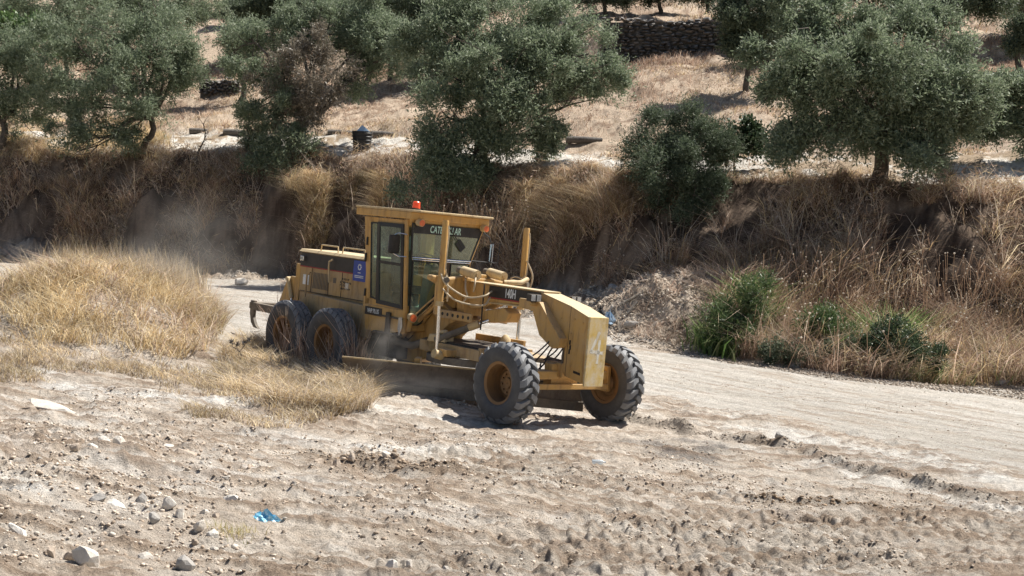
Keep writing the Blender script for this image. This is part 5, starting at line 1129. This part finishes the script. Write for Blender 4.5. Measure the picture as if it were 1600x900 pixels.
x, y = scatter_px(9000, [(850, 465), (930, 446), (1000, 446), (1170, 440), (1180, 500), (1110, 550), (960, 542), (880, 520)], g); gravel('rubble', 'broken stones of the rubble heap behind the front wheels', x, y, .015, .09, g, [(.50, .42, .34), (.58, .51, .42), (.40, .32, .25), (.48, .41, .33)], 1.8)
x, y = scatter_px(7000, [(200, 432), (430, 446), (640, 458), (780, 500), (880, 528), (900, 505), (780, 455), (620, 440), (430, 434)], g); gravel('rubble', 'line of rubble along the far edge of the road', x, y, .015, .075, g, [(.40, .36, .31), (.50, .46, .40), (.30, .27, .24)], 2)
x, y = scatter_px(9000, [(1000, 548), (1300, 592), (1640, 628), (1640, 605), (1400, 585), (1180, 565), (1060, 545)], g); gravel('gravel', 'clods and stones along the far road edge at the right', x, y, .01, .06, g, [(.32, .26, .20), (.44, .37, .30), (.24, .20, .16)], 2)
for ln, lab, n_, sp_, cc_ in ((RIDGE, 'grey clods of the earth ridge beside the road', 2600, .13, [(.28, .235, .19), (.36, .30, .24), (.42, .36, .30)]), (RIDGE2, 'brown clods of the earth ridge below the wheels', 1800, .15, [(.32, .24, .17), (.38, .29, .21), (.44, .36, .28)]), (RIDGE3, 'brown clods along the tyre rut', 1000, .10, [(.24, .17, .11), (.30, .22, .15)])):
    t = g.random(n_) * (len(ln) - 1.001); k = t.astype(int); p = ln[k] + (ln[k + 1] - ln[k]) * (t - k)[:, None] + g.normal(size=(n_, 2)) * sp_; gravel('earth_clods', lab, p[:, 0], p[:, 1], .006, .04, g, cc_, 3)

# loose soil rolling in front of the blade
def blade_pt(t, off): return (CAM + C2W @ (TM + RM @ np.array([-3.50 + .672 * t + .74 * off, -1.97 + .74 * t - .672 * off, 0])))[:2]
p = np.array([blade_pt(t, o_) for t, o_ in zip(g.random(2600) * 4.1 + .2, np.abs(g.normal(size=2600)) * .13 + .10)]); gravel('earth_clods', 'loose soil rolling along the foot of the grader blade', p[:, 0], p[:, 1], .008, .05, g, GC, 2)
# dry stone wall up the slope: courses of rough stones
def stone_wall(label, u0, u1, vb, vt, D0, D1, rows_, per, seed, th=.5):
    g = np.random.default_rng(seed); root = None; V = []; F_ = []; o = 0
    B0 = at(u0, vb, D0); B1 = at(u1, vb, D1); hgt = (vb - vt) / FPX * (D0 + D1) / 2
    for r in range(rows_):
        t = -.5 / per * g.random()
        while t < 1:
            w_ = (1 / per) * (.6 + .9 * g.random()); c = B0 + (B1 - B0) * (t + w_ / 2); hh = hgt / rows_
            taper = 1 - .35 * sm(np.array([t]), .0, .06)[0] * 0
            b, f = ROCKLIB[int(g.integers(0, 14))]; L = np.linalg.norm(B1 - B0) * w_ / 2
            v = b / np.abs(b).max(0) * [L * .98, th * .5, hh * .56] + [c[0], c[1] + g.normal() * .05, H(c[:1], c[1:2], False)[0] * 0 + c[2] + hh * (r + .5) + g.normal() * .03 + .12 * math.sin(t * 9 + seed) * r / rows_]
            V.append(v); F_ += [tuple(i + o for i in q) for q in f]; o += len(v); t += w_
    for q in range(1):                                      # backing box added to keep lit ground from showing through the gaps
        c0 = B0 + [0, .1, -.3]; c1 = B1 + [0, .1, -.3]; k = len(V); tt = np.array([0, th * .35, 0]); hh = np.array([0, 0, hgt * .93 + .3])
        V.append(np.array([c0, c1, c1 + tt, c0 + tt, c0 + hh, c1 + hh, c1 + tt + hh, c0 + tt + hh])); F_ += [tuple(i + o for i in f_) for f_ in ((0, 1, 5, 4), (3, 2, 6, 7), (4, 5, 6, 7), (0, 3, 7, 4), (1, 2, 6, 5))]; o += 8
    me = bpy.data.meshes.new('stone_wall'); me.from_pydata(np.concatenate(V).tolist(), [], F_); me.materials.append(M['wallstone']); ob = link('stone_wall', me); tag(ob, label, 'wall')
stone_wall('dark dry stone wall across the slope at the top right of centre', 938, 1180, 96, 30, 72.6, 70.4, 15, 22, 1, .8)
stone_wall('short low dry stone wall behind the path at the left', 312, 372, 148, 124, 74, 74, 6, 8, 2, .6)
stone_wall('low dry stone wall at the right edge above the cut-off olive', 1540, 1640, 142, 112, 59.5, 59, 6, 8, 3, .6)

# ------------------------------------------------------------------ litter and small things
def crumpled(name, label, cat, u, v, w_, d_, h_, mat, seed, n=14):
    P_ = G(u, v); g = np.random.default_rng(seed); mb = MB(); k = n; pts = []
    V = [(math.cos(t) * math.sin(p) * w_ / 2 * (1 + .3 * g.normal()), math.sin(t) * math.sin(p) * d_ / 2 * (1 + .3 * g.normal()), max(0, math.cos(p)) * h_ * (1 + .35 * g.normal())) for p in np.linspace(.01, 1.55, 6) for t in np.linspace(0, 2 * math.pi, k, endpoint=False)]
    mb.v = V; mb.f = [(a * k + i, a * k + (i + 1) % k, (a + 1) * k + (i + 1) % k, (a + 1) * k + i) for a in range(5) for i in range(k)]
    o = mb.build(name, mat, None); o.location = tuple(P_ + [0, 0, -.01]); tag(o, label, cat); return o
mb_, nt_, b_ = newmat('blue_plastic'); b_.inputs['Base Color'].default_value = (.12, .42, .66, 1); b_.inputs['Roughness'].default_value = .15; b_.inputs['Specular IOR Level'].default_value = .9
nn = noise(nt_, 30, 3); rr = ramp(nt_, nn.outputs[0], [(.35, (.10, .42, .66)), (.55, (.25, .58, .78)), (.66, (.78, .90, .95))]); nt_.links.new(rr.outputs[0], b_.inputs['Base Color'])
crumpled('plastic_bottle', 'crumpled bright blue plastic bottle lying on the stony dirt', 'bottle', 412, 816, .24, .14, .075, mb_, 4)
mc_, nt_, b_ = newmat('clear_plastic'); b_.inputs['Base Color'].default_value = (.55, .66, .74, 1); b_.inputs['Roughness'].default_value = .12; b_.inputs['Alpha'].default_value = .4
P_ = G(935, 728); o = MB().tube([(-.09, 0, .03), (.04, .01, .03), (.07, .01, .03), (.10, .01, .03)], [.032, .034, .014, .013], 12).build('plastic_bottle', mc_, None, smooth=True); o.location = tuple(P_); tag(o, 'small clear plastic bottle lying on the dirt below the front wheels', 'bottle')
# blue rag and stick on the debris heap
mr_, nt_, b_ = newmat('pale_blue_sheet'); b_.inputs['Base Color'].default_value = (.35, .48, .62, 1); b_.inputs['Roughness'].default_value = .4
r0 = crumpled('plastic_sheet', 'torn pale blue plastic sheet on the debris heap beyond the front plate', 'plastic sheet', 951, 508, .34, .25, .26, mr_, 8)
crumpled('plastic_bag', 'dark blue-black plastic bag on the debris heap beyond the front plate', 'plastic bag', 938, 498, .34, .25, .22, M['pot'], 9)
P_ = G(968, 520); D = ((P_ - CAM) @ W2C.T)[2]
o = MB().tube([(0, 0, -.05), (at(962, 482, D) - P_)], .022, 8).build('stick', M['stick'], None); o.location = tuple(P_); tag(o, 'upright pale stick standing beside the torn blue sheet', 'stick')
P_ = G(968, 480); D = ((P_ - CAM) @ W2C.T)[2]
for i, (u, v, lab) in enumerate([(1000, 452, 'long bleached pole lying up the debris heap'), (985, 474, 'shorter bleached branch lying below the long pole on the debris heap')]):
    A = G(968 + 12 * i, 478 + 14 * i); B = G(u + 10, v + 6) + [0, 0, .12]; o = MB().tube([(0, 0, .03), (B - A)], [.035, .022], 8).build('branch', M['stick'], None); o.location = tuple(A); tag(o, lab, 'branch')
# dark bin with a bag on the bank lip
P_ = at(565, 240, 60.0); P_[2] = H(P_[:1], P_[1:2], False)[0]
bn = empty('bin', tuple(P_)); tag(bn, 'black bin full of rubbish on the bank lip in front of the pale path', 'bin')
zt = (at(565, 205, 60) - P_)[2]
MB().tube([(0, 0, -.2), (0, 0, zt * .5), (0, 0, zt)], [.34, .40, .44], 20).build('bin_body', M['pot'], bn, smooth=True)
b2 = MB()
for k in range(4): b2.tube([(.45 * math.cos(t), .45 * math.sin(t), zt * (.3 + .2 * k)) for t in np.linspace(0, 2 * math.pi, 21)], .02, 5, False)
b2.build('rib', M['seal'], bn)
o = MB().add([(-.22, -.2, 0), (.30, -.2, 0), (.30, .25, 0), (-.22, .25, 0), (-.02, .0, .26), (.1, .1, .18)], [(0, 1, 4), (1, 2, 5), (1, 5, 4), (2, 3, 5), (3, 4, 5), (3, 0, 4)]).build('paper_bag', mr_, None); o.location = tuple(P_ + [0, 0, zt]); tag(o, 'pale blue bag sticking out of the black bin', 'bag')
for i, (u0, u1, v, lab) in enumerate([(296, 322, 209, 'dark weathered log at the back of the pale path, left of the two'), (349, 384, 210, 'dark weathered log with a pale cut end behind the pale path, right of the two'), (512, 548, 211, 'grey log at the back of the path left of the black bin'), (580, 614, 212, 'dark log at the back of the path right of the black bin'), (884, 942, 227, 'dark log lying behind the path between the largest olive and the bush')]):
    A = G(u0, v); B = G(u1, v); B[1] = A[1]; c = (A + B) / 2; c[2] = max(A[2], B[2]) + .1; L = np.linalg.norm(B - A) / 2
    o = MB().tube([(-L, 0, 0), (0, .03, .02), (L, .05, 0)], [.15, .14, .13], 12).build('log', M['log'], None, smooth=True); o.location = tuple(c); tag(o, lab, 'log')
P_ = G(1530, 588); D = ((P_ - CAM) @ W2C.T)[2]
o = MB().tube([(0, 0, -.05), (at(1540, 560, D) - P_), (at(1548, 545, D) - P_)], [.07, .05, .03], 8).build('stump', M['log'], None); o.location = tuple(P_); tag(o, 'dark leaning dead stump in the weeds at the right end of the road edge', 'stump')
P_ = G(1595, 500); D = ((P_ - CAM) @ W2C.T)[2]; g = np.random.default_rng(9); mb = MB()
for k in range(9): limb(mb, (0, 0, .1), np.array([-.9 * g.random() - .2, g.normal() * .3, .5 * g.random()]), .02, .006, g, .15, 6, 5)
o = mb.build('dead_branch', M['stick'], None); o.location = tuple(P_); tag(o, 'bare bleached branches sticking out of the weeds at the right edge', 'branch')
# dust raised by the blade and the wheels
def dust(label, u, v, D, sx, sy, sz, dens, seed):
    mt = bpy.data.materials.new('dust_cloud'); mt.use_nodes = True; nt = mt.node_tree; nt.nodes.clear(); out = nt.nodes.new('ShaderNodeOutputMaterial')
    pv = nt.nodes.new('ShaderNodeVolumePrincipled'); pv.inputs['Color'].default_value = (.86, .80, .72, 1); pv.inputs['Anisotropy'].default_value = .2
    tc = nt.nodes.new('ShaderNodeTexCoord'); ln = N(nt, 'ShaderNodeVectorMath', operation='LENGTH'); nt.links.new(tc.outputs['Object'], ln.inputs[0])
    fall = N(nt, 'ShaderNodeMapRange'); fall.inputs[1].default_value = .15; fall.inputs[2].default_value = .98; fall.inputs[3].default_value = 1; fall.inputs[4].default_value = 0; nt.links.new(ln.outputs['Value'], fall.inputs[0])
    n = N(nt, 'ShaderNodeTexNoise', Scale=2.2, Detail=4, Roughness=.6); mp = N(nt, 'ShaderNodeMapping'); mp.inputs[1].default_value = (seed, 0, 0); nt.links.new(tc.outputs['Object'], mp.inputs[0]); nt.links.new(mp.outputs[0], n.inputs['Vector'])
    nr = N(nt, 'ShaderNodeMapRange'); nr.inputs[1].default_value = .38; nr.inputs[2].default_value = .72; nt.links.new(n.outputs[0], nr.inputs[0])
    m1 = N(nt, 'ShaderNodeMath', operation='MULTIPLY'); nt.links.new(fall.outputs[0], m1.inputs[0]); nt.links.new(nr.outputs[0], m1.inputs[1]); m2 = N(nt, 'ShaderNodeMath', operation='MULTIPLY'); m2.inputs[1].default_value = dens; nt.links.new(m1.outputs[0], m2.inputs[0])
    nt.links.new(m2.outputs[0], pv.inputs['Density']); nt.links.new(pv.outputs[0], out.inputs['Volume'])
    bm = bmesh.new(); bmesh.ops.create_icosphere(bm, subdivisions=3, radius=1); me = bpy.data.meshes.new('dust'); bm.to_mesh(me); bm.free(); me.materials.append(mt)
    o = link('dust', me); o.location = tuple(at(u, v, D)); o.scale = (sx, sy, sz); tag(o, label, 'dust', None, 'stuff')
dust('pale dust drifting behind the ripper above the road', 300, 390, 46, 3.4, 2.8, 2.3, .17, 3)
dust('dust rising over the top edge of the blade under the cab', 608, 545, 24.2, .6, .5, .62, 1.2, 7)
dust('dust rolling along the foot of the blade', 640, 600, 21.9, 1.2, .35, .22, .6, 11)
scene.cycles.volume_step_rate = 2; scene.cycles.volume_max_steps = 128
